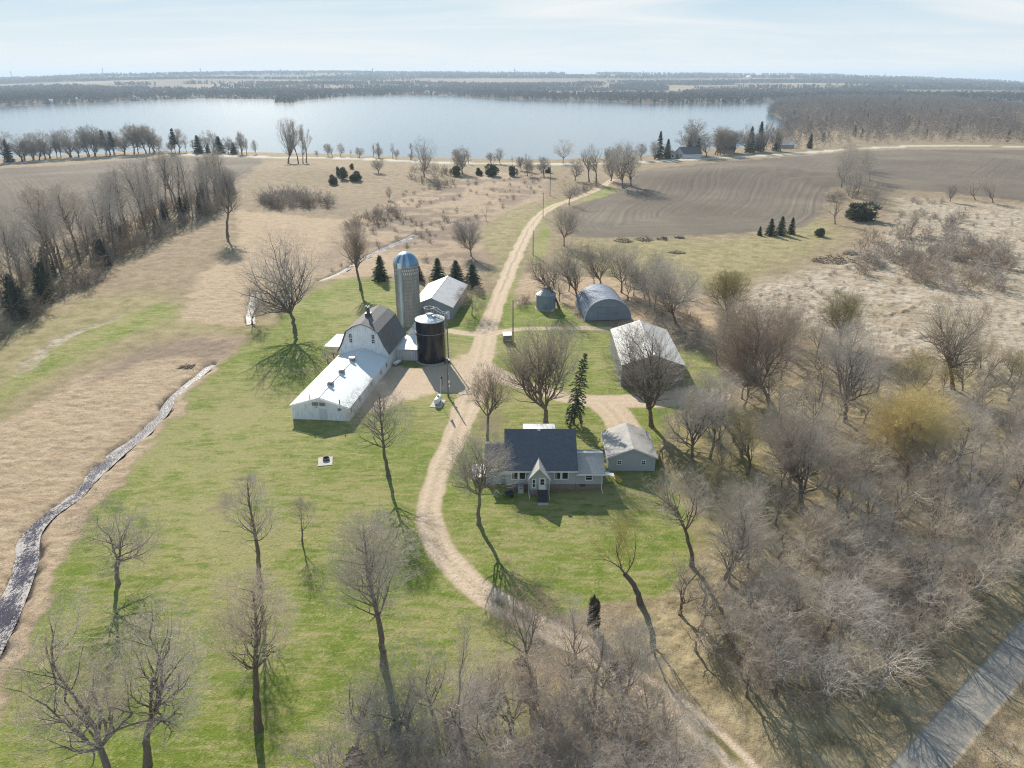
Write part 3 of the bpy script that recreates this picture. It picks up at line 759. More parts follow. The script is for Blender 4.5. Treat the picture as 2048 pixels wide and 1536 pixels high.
# ---- gambrel barn with its long milking wing
barn = empty('barn', (-30.45, 101.8, 0), math.radians(-7.2), 'white gambrel-roofed dairy barn with a long low milking wing in front', 'barn')
gable_wall(barn, 'wing_wall', 4.7, 0, 22.3, 2.2, 3.72, WHITE)
gable_roof(barn, 'wing_roof', 4.7, 0, 22.28, 2.2, 3.72, ROOF_WHITE, ov=.25, ovy=0.0)
MB().extrude([(-4.95, 2.12), (0, 3.72), (4.95, 2.12), (4.95, 2.25), (0, 3.87), (-4.95, 2.25)], -.32, -.26).build('barge_board', WHITE_TRIM, barn)
MB().box(-.09, .09, -.28, 22.28, 3.86, 3.93).build('ridge_cap', WHITE_TRIM, barn)
for yv in (5.3, 10.6, 16.2):
    v = MB(); v.extrude([(-.45, 3.55), (.45, 3.55), (.45, 4.1), (.30, 4.28), (-.30, 4.28), (-.45, 4.1)], yv - .35, yv + .35)
    vv = v.build('roof_vent', STEEL_GR, barn)
    h = MB(); h.extrude([(-.55, 4.30), (-.42, 4.44), (.42, 4.44), (.55, 4.30), (.62, 4.30), (.46, 4.52), (-.46, 4.52), (-.62, 4.30)], yv - .42, yv + .12); h.build('vent_hood', GALV, vv)
for xf in (-.68, .52):
    f = MB().box(xf - .48, xf + .48, -.10, 0, 2.42, 3.02).build('exhaust_fan', GALV, barn)
    g = MB()
    for k in range(6): g.box(xf - .42, xf + .42, -.135, -.10, 2.46 + k * .092, 2.50 + k * .092)
    g.build('fan_louver', STEEL_GR, f)
d = MB().box(-.15, 1.05, -.06, 0, .02, 1.95).build('door', paint('door_white', (0.60, 0.63, 0.66), .6, .05, stripes=(0, .3, .5)), barn)
MB().box(-.55, -.42, -.1, 0, 2.05, 2.2).build('lamp', STEEL_DK, barn)
MB().tube([(-1.75, .6, 2.5), (-1.75, .6, 4.35)], .07, 8).build('stack_pipe', STEEL_GR, barn)
MB().tube([(3.25, .35, 2.0), (3.25, .35, 3.55)], .09, 8).build('stack_pipe', STEEL_DK, barn)
MB().box(3.0, 3.45, -.10, 0, 1.75, 2.15).build('meter_box', STEEL_GR, barn)
for yv in (1.2, 5.4, 11.6, 17.2, 20.8):
    window(barn, 'window', yv - .35, yv + .35, .95, 1.65, 4.7, 'x+', cols=1, rows=2, fw=.07)
for yv in (3.5, 8, 12.5, 17): window(barn, 'window', yv - .35, yv + .35, .95, 1.65, -4.7, 'x-', cols=1, rows=2, fw=.07)
B0, B1 = 22.3, 33.6
gp = [(-4.75, -.4), (4.75, -.4), (4.75, 3.2), (3.9, 4.7), (2.95, 7.0), (1.6, 7.95), (0, 8.55), (-1.6, 7.95), (-2.95, 7.0), (-3.9, 4.7), (-4.75, 3.2)]
MB().extrude(gp, B0, B1).build('barn_wall', WHITE, barn)
def gam(o): return [(4.95 + o, 2.95), (3.95 + o, 4.72 + o * .3), (2.98 + o * .9, 7.03 + o * .6), (1.6 + o * .4, 8.0 + o), (0, 8.62 + o)]
ou, inn = gam(.16), gam(.02)
MB().extrude(inn + [(-x, z) for x, z in inn[::-1][1:]] + [(-x, z) for x, z in ou] + [(x, z) for x, z in ou[::-1][1:]], B0 - .35, B1 + .3).build('barn_roof', SHINGLE_GREY, barn)
for xw in (-2.25, 2.05):
    for z0 in (4.95, 5.85): window(barn, 'window', xw - .26, xw + .26, z0, z0 + .72, B0, cols=2, rows=2, fw=.05)
ch = MB(); ch.box(-.5, .5, 26.2, 27.2, 8.0, 9.25); ch.box(-.58, .58, 26.12, 27.28, 9.25, 9.38); ch.ring([(.34, 9.38), (.30, 10.2), (.38, 10.28), (.38, 10.45), (.1, 10.5), (0.01, 10.5)], 0, 26.7, 14)
chim = ch.build('roof_ventilator', STEEL_DK, barn)
cp = MB()
for xx in (-.24, .24): cp.ring([(.01, 10.42), (.16, 10.46), (.19, 10.6), (.13, 10.74), (.01, 10.78)], xx, 26.7, 10)
cp.build('vent_cap', WHITE_TRIM, chim)
MB().box(-9.0, -4.8, 25.5, 32.8, 2.38, 2.66).build('lean_to_roof', ROOF_WHITE2, barn)
for yy in (25.8, 29, 32.4): MB().box(-8.85, -8.7, yy, yy + .15, -.3, 2.38).build('post', WHITE_TRIM, barn)
MB().extrude([(4.76, -.4), (9.3, -.4), (9.3, 2.0), (4.76, 2.15)], 26.9, 35.2).build('feed_room_wall', WHITE_BRK, barn)
MB().box(4.78, 9.35, 26.75, 35.3, 2.16, 2.32).build('feed_room_roof', ROOF_WHITE2, barn)
MB().extrude([(4.9, -.4), (7.3, -.4), (7.3, 2.6), (6.1, 4.2), (4.9, 2.6)], 35.5, 41.5).build('silo_room_wall', WHITE_BRK, barn)
MB().extrude([(4.7, 2.45), (6.1, 4.25), (7.5, 2.45), (7.5, 2.57), (6.1, 4.4), (4.7, 2.57)], 35.3, 41.6).build('silo_room_roof', GALV, barn)

# ---- tall concrete stave silo
silo = empty('concrete_silo', (-22.75, 150.0, 0), 0, 'tall grey concrete stave silo with a striped metal dome', 'silo')
sm, nt, b = mat('concrete_staves')
v = obj_pos(nt); sx = nt.nodes.new('ShaderNodeSeparateXYZ'); nt.links.new(v, sx.inputs[0])
n1 = noise_node(nt, scaled(nt, v, (1.4, 1.4, .25)), 1.2, 5, .65)
c = ramp(nt, n1, [(.3, (.20, .19, .175)), (.55, (.29, .28, .262)), (.75, (.36, .35, .33))])
zz = mth(nt, 'FRACT', mth(nt, 'MULTIPLY', sx.outputs[2], 1.25)); hoop = mth(nt, 'LESS_THAN', zz, .1)
c = mixc(nt, mth(nt, 'MULTIPLY', hoop, .6), c, (.12, .105, .09))
nt.links.new(c, b.inputs['Base Color']); b.inputs['Roughness'].default_value = .9; bump(nt, b, hoop, .5, .04)
R = 2.62
MB().ring([(R, -.3), (R, 13.3)], n=48).build('silo_wall', sm, silo, smooth=True)
dm, nt, b = mat('striped_dome')
v = obj_pos(nt); sx = nt.nodes.new('ShaderNodeSeparateXYZ'); nt.links.new(v, sx.inputs[0])
ang = mth(nt, 'ARCTAN2', sx.outputs[1], sx.outputs[0])
sec = mth(nt, 'FLOOR', mth(nt, 'MULTIPLY', mth(nt, 'ADD', ang, math.pi), 22 / (2 * math.pi)))
wnz = nt.nodes.new('ShaderNodeTexWhiteNoise'); wnz.noise_dimensions = '1D'; nt.links.new(sec, wnz.inputs['W'])
r_ = ramp(nt, wnz.outputs['Value'], [(0, (.50, .54, .56)), (.40, (.14, .25, .38)), (.72, (.09, .25, .25)), (.86, (.30, .42, .52))]); r_.node.color_ramp.interpolation = 'CONSTANT'
nt.links.new(r_, b.inputs['Base Color']); b.inputs['Metallic'].default_value = .55; b.inputs['Roughness'].default_value = .33
MB().ring([(R + .10, 13.28)] + [((R + .10) * math.cos(t), 13.3 + 2.75 * math.sin(t)) for t in np.linspace(0.02, 1.50, 10)] + [(.01, 16.08)], n=44).build('dome', dm, silo, smooth=True)
MB().ring([(R + .16, 13.16), (R + .16, 13.34)], n=44).build('dome_rim', GALV, silo)
rb = MB()
for row_ in range(2):
    for k in range(40):
        a = 2 * math.pi * (k + .5 * row_) / 40; ca, sa = math.cos(a), math.sin(a); zc = 12.55 - row_ * .72
        u = (-sa * .075, ca * .075); ro = R + .012
        rb.add([(ca * ro - u[0], sa * ro - u[1], zc), (ca * ro + u[0], sa * ro + u[1], zc), (ca * ro, sa * ro, zc + .30), (ca * ro, sa * ro, zc - .30)], [(0, 3, 1), (0, 1, 2)])
rb.build('rim_blocks', WHITE_TRIM, silo)
a = math.radians(-112); cx_, cy_ = math.cos(a) * R, math.sin(a) * R
MB().ring([(.56, -.2), (.56, 13.0)], cx_, cy_, 18).build('chute', paint('chute_steel', (.34, .41, .47), .45, .14, .8, metal=.5), silo, smooth=True)
dmr = MB(); dmr.box(cx_ - .42, cx_ + .42, cy_ - .42, cy_ + .9, 12.9, 14.1); dmr.build('chute_dormer', WHITE_TRIM, silo, bevel=.06)

# ---- low black silo with white roof
blk = empty('black_silo', (-15.5, 127.9, 0), 0, 'squat glossy black silo with a white conical roof and a railed ladder', 'silo')
km, nt, b = mat('black_enamel')
v = obj_pos(nt); n1 = noise_node(nt, scaled(nt, v, (1.2, 1.2, .3)), .9, 4, .6); sx = nt.nodes.new('ShaderNodeSeparateXYZ'); nt.links.new(v, sx.inputs[0])
c = ramp(nt, n1, [(.3, (.008, .009, .02)), (.6, (.014, .014, .024)), (.8, (.026, .021, .024))])
nt.links.new(c, b.inputs['Base Color']); b.inputs['Roughness'].default_value = .18; b.inputs['Specular IOR Level'].default_value = .5
zz = mth(nt, 'LESS_THAN', mth(nt, 'FRACT', mth(nt, 'MULTIPLY', sx.outputs[2], .7)), .03); bump(nt, b, zz, .4, .03)
RB = 2.72
MB().ring([(RB + .35, -.3), (RB + .35, .14), (RB - .1, .14)], n=48).build('foundation', CONCRETE, blk)
MB().ring([(RB, .1), (RB, 8.35)], n=64).build('silo_wall', km, blk, smooth=True)
MB().ring([(RB + .02, 5.86), (RB + .05, 5.86), (RB + .05, 5.98), (RB + .02, 5.98)], n=48).build('band', STEEL_GR, blk)
rw = paint('white_enamel_roof', (.66, .69, .71), .25, .05, .6, metal=.1)
MB().ring([(RB + .05, 8.2), (RB + .08, 8.38), (.75, 9.12), (.01, 9.2)], n=48).build('roof', rw, blk, smooth=True)
hr = MB(); 
for k in range(12):
    a = 2 * math.pi * k / 12; hr.tube([(math.cos(a) * RB, math.sin(a) * RB, 8.42), (math.cos(a) * .75, math.sin(a) * .75, 9.15)], .025, 4)
hr.build('roof_seams', GALV, blk)
MB().ring([(.72, 9.1), (.72, 9.34), (.62, 9.42), (.62, 9.34), (.5, 9.34), (.01, 9.36)], n=24).build('roof_hatch', GALV, blk)
MB().ring([(.32, 9.0), (.32, 9.25), (.01, 9.3)], .95, -.95, 16).build('roof_hatch', GALV, blk)
rl = MB()
def loop(pts, r=.045): rl.tube(pts + [pts[0]], r, 6)
ringc = [(.95 * math.cos(t) - .05, .95 * math.sin(t), 10.5) for t in np.linspace(0, 2 * math.pi, 25)[:-1]]
loop(ringc)
rl.tube([(.88, .28, 10.5), (1.5, .25, 10.35), (2.0, -.1, 10.0), (2.6, -.35, 9.8), (3.3, -.45, 9.75), (3.35, -.75, 9.7), (3.0, -.85, 9.65), (2.2, -.8, 9.7), (1.5, -.6, 10.0), (.85, -.3, 10.45)], .045, 6)
for t in np.linspace(0, 2 * math.pi, 7)[:-1]: rl.tube([(.95 * math.cos(t) - .05, .95 * math.sin(t), 10.5), (.72 * math.cos(t), .72 * math.sin(t), 9.25)], .02, 5)
for p in ((1.5, .25, 10.35), (2.6, -.35, 9.8), (2.2, -.8, 9.7), (3.3, -.6, 9.72)): rl.tube([p, (p[0] * .85, p[1], 8.6)], .02, 5)
rl.build('platform_rail', WHITE_TRIM, blk, smooth=True)
wl = MB()
for s in (-.28, .28): wl.tube([(.8, -.75 + s, 9.1), (2.65, -1.0 + s, 8.5)], .045, 5)
for k in range(9):
    t = (k + .5) / 9; x_, y_, z_ = .8 + 1.85 * t, -.75 - .25 * t, 9.1 - .6 * t; wl.tube([(x_, y_ - .28, z_), (x_, y_ + .28, z_)], .03, 5)
wl.build('roof_ladder', STEEL_DK, blk)
ld = MB()
for s in (-.22, .22): ld.tube([(RB + .22, -1.2 + s, .4), (RB + .22, -1.2 + s, 9.5)], .04, 5)
for k in range(30): ld.tube([(RB + .22, -1.42, .6 + k * .3), (RB + .22, -.98, .6 + k * .3)], .018, 4)
ld.build('ladder', GALV, blk)
cg = MB()
for k in range(6):
    z_ = 3.0 + k * 1.15; cg.tube([(RB + .22 + .5 * math.sin(t), -1.2 - .35 * math.cos(t), z_) for t in np.linspace(0, math.pi, 8)], .02, 4)
for t in (.5, 1.57, 2.6): cg.tube([(RB + .22 + .5 * math.sin(t), -1.2 - .35 * math.cos(t), 2.9), (RB + .22 + .5 * math.sin(t), -1.2 - .35 * math.cos(t), 8.85)], .018, 4)
cg.build('ladder_cage', GALV, blk)
MB().tube([(RB + .5, .3, .1), (RB + .5, .3, 8.9), (RB + .1, .3, 9.2)], .12, 8).build('fill_pipe', STEEL_GR, blk, smooth=True)
MB().box(RB - .1, RB + .9, -1.9, -.6, .0, .55).build('unloader_box', STEEL_DK, blk, bevel=.04)

# ---- grey shed behind the silos
shed = empty('shed', (-18.1, 153.4, 0), math.radians(-6.5), 'grey steel shed with a weathered gable roof behind the two silos', 'shed')
gable_wall(shed, 'wall', 4.75, 0, 19.2, 2.75, 4.75, SHED_WALL); gable_roof(shed, 'roof', 4.75, 0, 19.2, 2.75, 4.75, SHED_ROOF, ov=.25, ovy=.15)
MB().box(-.1, .1, -.2, 19.4, 4.89, 4.94).build('ridge_cap', GALV, shed)
MB().box(3.3, 4.1, -.07, 0, .02, 2.0).build('door', WHITE_TRIM, shed)
MB().box(-3.2, .8, -.09, 0, .02, 2.55).build('sliding_door', paint('grey_door', (.24, .265, .30), .55, .06, stripes=(0, .3, .4)), shed)

# ---- round grain bin
gb = empty('grain_bin', (8.0, 161.5, 0), 0, 'small round corrugated grain bin with a cone roof', 'grain bin')
MB().ring([(2.5, -.2), (2.5, .1), (2.2, .1)], n=40).build('foundation', CONCRETE, gb)
MB().ring([(2.3, .08), (2.3, 3.62)], n=48).build('bin_wall', GALV_CORR, gb, smooth=True)
MB().ring([(2.42, 3.52), (.32, 4.98)], n=48).build('roof', GALV, gb)
rr_ = MB()
for k in range(20):
    a = 2 * math.pi * k / 20; rr_.tube([(math.cos(a) * 2.42, math.sin(a) * 2.42, 3.55), (math.cos(a) * .32, math.sin(a) * .32, 5.01)], .04, 4)
rr_.build('roof_ribs', STEEL_GR, gb)
MB().ring([(.36, 4.92), (.40, 5.1), (.12, 5.24), (.01, 5.24)], n=20).build('roof_cap', WHITE_TRIM, gb, smooth=True)
MB().box(-.45, .35, -2.37, -2.2, .3, 1.5).build('hatch', STEEL_GR, gb)

# ---- arched quonset
qn = empty('quonset', (21.55, 152.4, 0), math.radians(5.0), 'arched ribbed-steel quonset hut with a flat front', 'quonset')
arc = [(5.3 * math.cos(t), 4.95 * math.sin(t) ** .92) for t in np.linspace(0, math.pi, 25)]
sh = MB(); N = 26; yl = 12.6
vs = []; fs = []
for j in range(N + 1):
    y_ = yl * j / N; k = 1 + (.007 if j % 2 else 0)
    vs += [(x * k, y_, z * k) for x, z in arc]
for j in range(N):
    for i in range(24): fs.append((j * 25 + i, j * 25 + i + 1, (j + 1) * 25 + i + 1, (j + 1) * 25 + i))
sh.add(vs, fs); sh.add([(x * .985, 0, z * .985) for x, z in arc] + [(x * .985, yl, z * .985) for x, z in arc], [(i, i + 1, 26 + i, 25 + i) for i in range(24)])
sh.build('arch_shell', GALV_RIB, qn)
MB().extrude([(x * .98, z * .98) for x, z in arc], .12, .26).build('front_wall', GALV_CORR, qn)
MB().extrude([(x * .98, z * .98) for x, z in arc], yl - .26, yl - .12).build('rear_wall', GALV_CORR, qn)
tr = MB(); tr.tube([(x * 1.0, -.02, z * 1.0) for x, z in arc], .10, 6); tr.build('arch_trim', paint('pale_trim', (.55, .58, .60), .5, .08), qn, smooth=True)
for s, nm in ((-1, 'door'), (1, 'door')):
    dd_ = MB().box(-2.35 if s < 0 else .03, -.03 if s < 0 else 2.35, .02, .12, .05, 3.3).build(nm, GALV_CORR, qn)
    hb = MB()
    for zz_ in (.5, 1.6, 2.9): hb.box(-2.3 if s < 0 else .08, -.08 if s < 0 else 2.3, -.02, .02, zz_, zz_ + .09)
    hb.build('door_brace', STEEL_GR, dd_)
MB().box(-2.6, 2.6, .0, .12, 3.36, 3.5).build('door_track', GALV, qn)

# ---- big machine shed
ms = empty('machine_shed', (24.65, 114.9, 0), math.radians(-1.5), 'big pale-roofed machine shed with dark front wall at the end of the gravel', 'shed')
gable_wall(ms, 'wall', 5.45, 0, 19.2, 3.95, 5.85, BIGSHED_WALL); gable_roof(ms, 'roof', 5.45, 0, 19.2, 3.95, 5.85, BIGSHED_ROOF, ov=.12, ovy=.10)
MB().box(-.12, .12, -.12, 19.32, 6.0, 6.05).build('ridge_cap', WHITE_TRIM, ms)
sd = MB().box(-3.4, 3.4, -.10, 0, .03, 3.7).build('sliding_door', paint('taupe_door', (.25, .235, .225), .55, .06, stripes=(0, .3, .5)), ms)
MB().box(-3.9, 3.9, -.14, 0, 3.72, 3.86).build('door_track', STEEL_GR, ms)
MB().box(-5.47, -5.452, 0.02, 19.18, 0, .9).build('wainscot', paint('blue_wainscot', (.16, .235, .33), .5, .06), ms)

# ---- farmhouse
hs = empty('house', (3.75, 80.8, 0), 0, 'small grey-blue farmhouse with a dark slate roof and a gabled entry porch', 'house')
# local x: world minus 3.75; local y: world minus 80.8
MB().box(-4.5, 4.55, .08, 9.1, -.3, .85).build('foundation', BRICK, hs)
MB().extrude([(0, .84), (9.2, .84), (9.2, 3.25), (4.6, 6.45), (0, 3.25)], -4.55, 4.6, 'x').build('main_wall', SIDING, hs)
s_ = 3.2 / 4.6
MB().extrude([(-.5, 3.25 - s_ * .5 + .03), (4.6, 6.48), (9.7, 3.25 - s_ * .5 + .03), (9.7, 3.25 - s_ * .5 + .2), (4.6, 6.66), (-.5, 3.25 - s_ * .5 + .2)], -4.78, 4.83, 'x').build('main_roof', SHINGLE_BLUE, hs)
MB().box(-4.78, 4.83, -.56, -.5, 2.90, 3.06).build('fascia', WHITE_TRIM, hs)
dw = MB().box(-2.1, 1.95, 5.4, 6.6, 4.6, 6.22).build('rear_dormer', SIDING, hs)
MB().extrude([(4.9, 6.34), (6.75, 6.22), (6.75, 6.34), (4.9, 6.46)], -2.25, 2.1, 'x').build('dormer_roof', ROOF_WHITE2, hs)
MB().box(-.32, .1, 4.35, 4.85, 6.45, 6.80).build('chimney', WHITE_TRIM, hs, bevel=.03)
def dbl(x0, nm='window'):
    f = window(hs, nm, x0, x0 + 1.72, 1.65, 2.72, 0, cols=1, rows=1, fw=.10)
    MB().box(x0 + .72, x0 + 1.0, -.075, 0, 1.65, 2.72).build('mullion', WHITE_TRIM, f)
    MB().box(x0 + .05, x0 + .32, -.02, -.012, 1.66, 2.70).build('curtain', CURTAIN, f)
dbl(-3.75); dbl(1.85)
# porch
pw = MB().extrude([(-1.15, .84), (1.15, .84), (1.15, 2.75), (0, 4.05), (-1.15, 2.75)], -1.35, -.02).build('porch_wall', SIDING, hs); pw.location = (-.25, 0, 0)
MB().box(-1.38, .88, -1.33, -.02, -.3, .84).build('porch_foundation', BRICK, hs)
pr = MB().extrude([(-1.5, 2.40), (0, 4.12), (1.5, 2.40), (1.5, 2.52), (0, 4.28), (-1.5, 2.52)], -1.75, 1.5).build('porch_roof', SHINGLE_PALE, hs); pr.location = (-.25, 0, 0)
bb = MB().extrude([(-1.52, 2.36), (0, 4.10), (1.52, 2.36), (1.52, 2.50), (0, 4.26), (-1.52, 2.50)], -1.81, -1.752).build('porch_barge', WHITE_TRIM, hs); bb.location = (-.25, 0, 0)
window(hs, 'window', -1.05, -.78, 1.2, 2.35, -1.35, cols=1, rows=2, fw=.09)
dr = MB().box(-.25, .6, -1.42, -1.35, .86, 2.62).build('door', WHITE_TRIM, hs)
MB().box(-.07, .40, -1.432, -1.42, 1.62, 2.42).build('pane', GLASS, dr); MB().box(.47, .52, -1.47, -1.42, 1.6, 1.72).build('handle', STEEL_DK, dr)
MB().box(-.07, .40, -1.44, -1.432, 1.99, 2.03).build('bar', WHITE_TRIM, dr)
st = MB()
for k in range(5): st.box(-.42, .80, -1.40 - .36 * (k + 1), -1.40 - .36 * k, -.2, .80 - .165 * k)
st.build('steps', paint('dark_steps', (.05, .05, .052), .8, .15), hs)
MB().box(-.45, .85, -3.75, -3.2, -.1, .035).build('step_pad', CONCRETE, hs)
hrn = MB()
for xx in (-.47, .85): hrn.tube([(xx, -1.5, 1.7), (xx, -3.15, .95), (xx, -3.15, 0)], .03, 6)
hrn.build('handrail', STEEL_DK, hs)
for xx, yy, zt in ((-1.55, -1.5, 2.4), (1.05, -1.5, 2.4), (8.05, -.15, 2.7)):
    MB().tube([(xx, yy, zt), (xx, yy, .25), (xx + .08, yy - .9, .08)], .05, 6).build('downspout', WHITE_TRIM, hs)
for xx in (-2.6, 5.6): MB().box(xx - .35, xx + .35, .03, .08, .45, .75).build('vent', STEEL_DK, hs)
# east wing
MB().box(4.62, 8.1, .15, 5.5, -.3, .80).build('east_foundation', BRICK, hs)
MB().extrude([(.1, .79), (5.55, .79), (5.55, 2.75), (2.7, 3.95), (.1, 2.75)], 4.61, 8.2, 'x').build('east_wall', SIDING, hs)
MB().extrude([(-.45, 2.52), (2.7, 3.98), (6.0, 2.58), (6.0, 2.70), (2.7, 4.13), (-.45, 2.66)], 4.84, 8.4, 'x').build('east_roof', SHINGLE_PALE, hs)
MB().box(4.84, 8.4, 2.58, 2.82, 4.10, 4.16).build('ridge_cap', WHITE_TRIM, hs)
MB().box(4.65, 8.42, -.52, -.45, 2.42, 2.60).build('fascia', WHITE_TRIM, hs)
MB().add([(8.42, -.5, 2.62), (9.6, -.7, 2.45), (9.55, .1, 2.45), (8.42, .1, 2.62), (8.42, -.5, 2.56), (9.6, -.7, 2.39), (9.55, .1, 2.39), (8.42, .1, 2.56)], [(0, 1, 2, 3), (7, 6, 5, 4), (0, 4, 5, 1), (1, 5, 6, 2), (2, 6, 7, 3), (3, 7, 4, 0)]).build('canopy', WHITE_TRIM, hs)
window(hs, 'window', 5.95, 6.75, 1.45, 2.25, .1, cols=1, rows=2, fw=.11)
# west wing and deck
MB().box(-7.2, -4.56, 1.4, 7.8, -.3, 2.8).build('west_wall', SIDING, hs)
MB().extrude([(.95, 2.66), (4.6, 4.15), (8.2, 2.66), (8.2, 2.80), (4.6, 4.32), (.95, 2.80)], -7.45, -4.79, 'x').build('west_roof', SHINGLE_GREY, hs)
dk = MB().box(-9.1, -7.22, 1.7, 5.2, .75, .87).build('deck', paint('pale_deck', (.52, .48, .44), .8, .12, stripes=(0, .15, .5)), hs)
rl2 = MB()
for k in range(8): rl2.box(-9.1 + k * .26, -9.06 + k * .26, 1.7, 1.74, .87, 1.8)
for k in range(13): rl2.box(-9.1, -9.06, 1.7 + k * .28, 1.74 + k * .28, .87, 1.8)
rl2.box(-9.12, -7.22, 1.68, 1.76, 1.8, 1.86); rl2.box(-9.12, -9.04, 1.68, 5.2, 1.8, 1.86)
rl2.build('deck_rail', WHITE_TRIM, dk)
for xx, yy in ((-9.0, 1.75), (-9.0, 5.0), (-7.4, 1.75)): MB().box(xx, xx + .12, yy, yy + .12, -.3, .75).build('post', WOOD, dk)
# cabinet by the wall
cab = empty('utility_cabinet', (1.15, 80.2, 0), 0, 'grey utility cabinet standing against the house foundation', 'cabinet')
MB().box(-.36, .36, -.4, .3, -.05, 1.0).build('body', paint('grey_cabinet', (.45, .46, .46), .6, .08), cab, bevel=.04)
MB().box(-.38, .38, -.42, .32, 1.0, 1.05).build('lid', GALV, cab); MB().box(-.2, .2, -.415, -.4, .75, .85).build('grille', STEEL_DK, cab)
yb = empty('board_stack', (14.05, 83.3, 0), math.radians(25), 'yellow boards lying between the house and the garage', 'boards')
for k in range(3): MB().box(-.1 + k * .26, .12 + k * .26, -1.0 + .1 * k, .9 + .05 * k, .02, .10 + .02 * k).build('board', YELLOW, yb)
gr = empty('cart', (-.35, 79.0, 0), .5, 'small dark garden cart near the front left corner of the house', 'cart')
MB().add([(-.45, -.3, .35), (.45, -.3, .35), (.45, .3, .35), (-.45, .3, .35), (-.6, -.4, .75), (.6, -.4, .75), (.6, .4, .75), (-.6, .4, .75)], [(3, 2, 1, 0), (0, 1, 5, 4), (1, 2, 6, 5), (2, 3, 7, 6), (3, 0, 4, 7)]).build('tub', STEEL_DK, gr)
for s in (-.36, .36): MB().ring([(.2, -.04), (.22, 0), (.2, .04), (.03, .03), (.03, -.03), (.2, -.04)], n=14).build('wheel', RUBBER, gr).matrix_local = Matrix.Translation((.2, s, .22)) @ Matrix.Rotation(math.radians(90), 4, 'X')
MB().tube([(-.55, 0, .6), (-1.1, 0, .85)], .025, 6).build('handle', STEEL_GR, gr)

# ---- garage
ga = empty('garage', (16.55, 85.7, 0), math.radians(-1.0), 'grey-blue two-window garage with a pale shingle roof beside the house', 'garage')
gable_wall(ga, 'wall', 3.2, 0, 7.4, 2.15, 3.55, SIDING); gable_roof(ga, 'roof', 3.2, 0, 7.4, 2.15, 3.55, SHINGLE_PALE, ov=.3, ovy=.28)
MB().extrude([(-3.5, 1.99), (0, 3.55), (3.5, 1.99), (3.5, 2.09), (0, 3.68), (-3.5, 2.09)], -.34, -.285).build('barge_board', WHITE_TRIM, ga)
MB().box(-3.56, -3.5, -.28, 7.68, 1.98, 2.10).build('gutter', WHITE_TRIM, ga)
for xw in (-1.75, 1.55): window(ga, 'window', xw - .24, xw + .24, 1.02, 1.6, 0, cols=2, rows=2, fw=.1)
MB().box(-2.6, 2.6, 7.4, 7.46, .02, 2.0).build('garage_door', WHITE_TRIM, ga)

# ---- poles, flag, tank and small things in the yard
def upole(loc, h, label, arm=True, light=False, meter=False, rz=0.3, dx=0):
    p = empty('utility_pole', loc, rz, label, 'pole')
    MB().tube([(0, 0, -.3), (dx * .5, 0, h * .5), (dx, 0, h)], [.15, .125, .09], 8).build('post', POLEW, p, smooth=True)
    if arm:
        MB().box(-.9 + dx, .9 + dx, -.06, .06, h - .55, h - .42).build('crossarm', POLEW, p)
        for xx in (-.8, 0.25, .8): MB().ring([(.05, h - .42), (.06, h - .33), (.03, h - .27), (.01, h - .27)], xx + dx, 0, 8).build('insulator', GALV, p)
    if light:
        MB().tube([(dx, 0, h - .9), (dx + .5, -.2, h - .55), (dx + .9, -.3, h - .6)], .03, 6).build('lamp_arm', GALV, p)
        MB().ring([(.05, h - .5), (.18, h - .58), (.22, h - .75), (.14, h - .9), (.01, h - .92)], dx + .95, -.3, 12).build('lamp_head', WHITE_TRIM, p, smooth=True)
    if meter:
        MB().box(.10, .34, -.2, .06, 1.35, 1.95).build('meter_box', GALV, p, bevel=.03); MB().tube([(.2, -.05, 1.95), (.14, -.02, h * .62)], .035, 6).build('conduit', GALV, p)
        MB().ring([(.02, 2.55), (.15, 2.6), (.17, 2.78), (.1, 2.9), (.01, 2.92)], .22, -.1, 12).build('lamp_head', WHITE_TRIM, p, smooth=True)
    return p
upole((-10.9, 110.7, 0), 6.9, 'wooden service pole with a meter box beside the white propane tank', arm=False, meter=True)
x, y = ground(1026, 690); upole((x, y, 0), top_h(x, y, 600), 'yard-light pole next to the small wagon', arm=False, light=True)
x, y = ground(1066, 510); upole((x, y, zg(x, y)), top_h(x, y, 462) - zg(x, y) + .2, 'wooden pole on the right verge of the lane, nearer the farm', arm=False)
x, y = ground(1086, 436); upole((x, y, zg(x, y)), top_h(x, y, 385) - zg(x, y), 'wooden pole at the outside of the upper lane bend', arm=True)
x, y = ground(1100, 392); upole((x, y, zg(x, y)), top_h(x, y, 330) - zg(x, y), 'slender pole in the reeds left of the lane end', arm=True)
fp = empty('flagpole', (-11.75, 107.2, 0), 0, 'thin white flagpole with a limp flag beside the propane tank', 'flagpole')
MB().tube([(0, 0, -.2), (0, 0, 5.3)], [.045, .03], 8).build('pole', WHITE_TRIM, fp, smooth=True)
MB().ring([(.01, 5.28), (.07, 5.33), (.07, 5.4), (.01, 5.45)], n=10).build('finial', GALV, fp, smooth=True)
fm, nt, b = mat('flag_cloth'); v = obj_pos(nt); sx = nt.nodes.new('ShaderNodeSeparateXYZ'); nt.links.new(v, sx.inputs[0])
stp = mth(nt, 'GREATER_THAN', mth(nt, 'FRACT', mth(nt, 'MULTIPLY', sx.outputs[0], 9.0)), .5)
cn = mth(nt, 'GREATER_THAN', sx.outputs[2], 4.75)
nt.links.new(mixc(nt, cn, mixc(nt, stp, (.45, .05, .06), (.62, .60, .58)), (.03, .045, .14)), b.inputs['Base Color'])
fl_ = MB(); vs = []; fs = []
for j in range(9):
    for i in range(9):
        t = i / 8; zt = j / 8; vs.append((.05 + .42 * t * (1 - .35 * zt), .10 * math.sin(t * 9 + zt * 2) * (.3 + t), 3.55 + 1.55 * zt - .25 * t * (1 - zt)))
for j in range(8):
    for i in range(8): k = j * 9 + i; fs.append((k, k + 1, k + 10, k + 9))
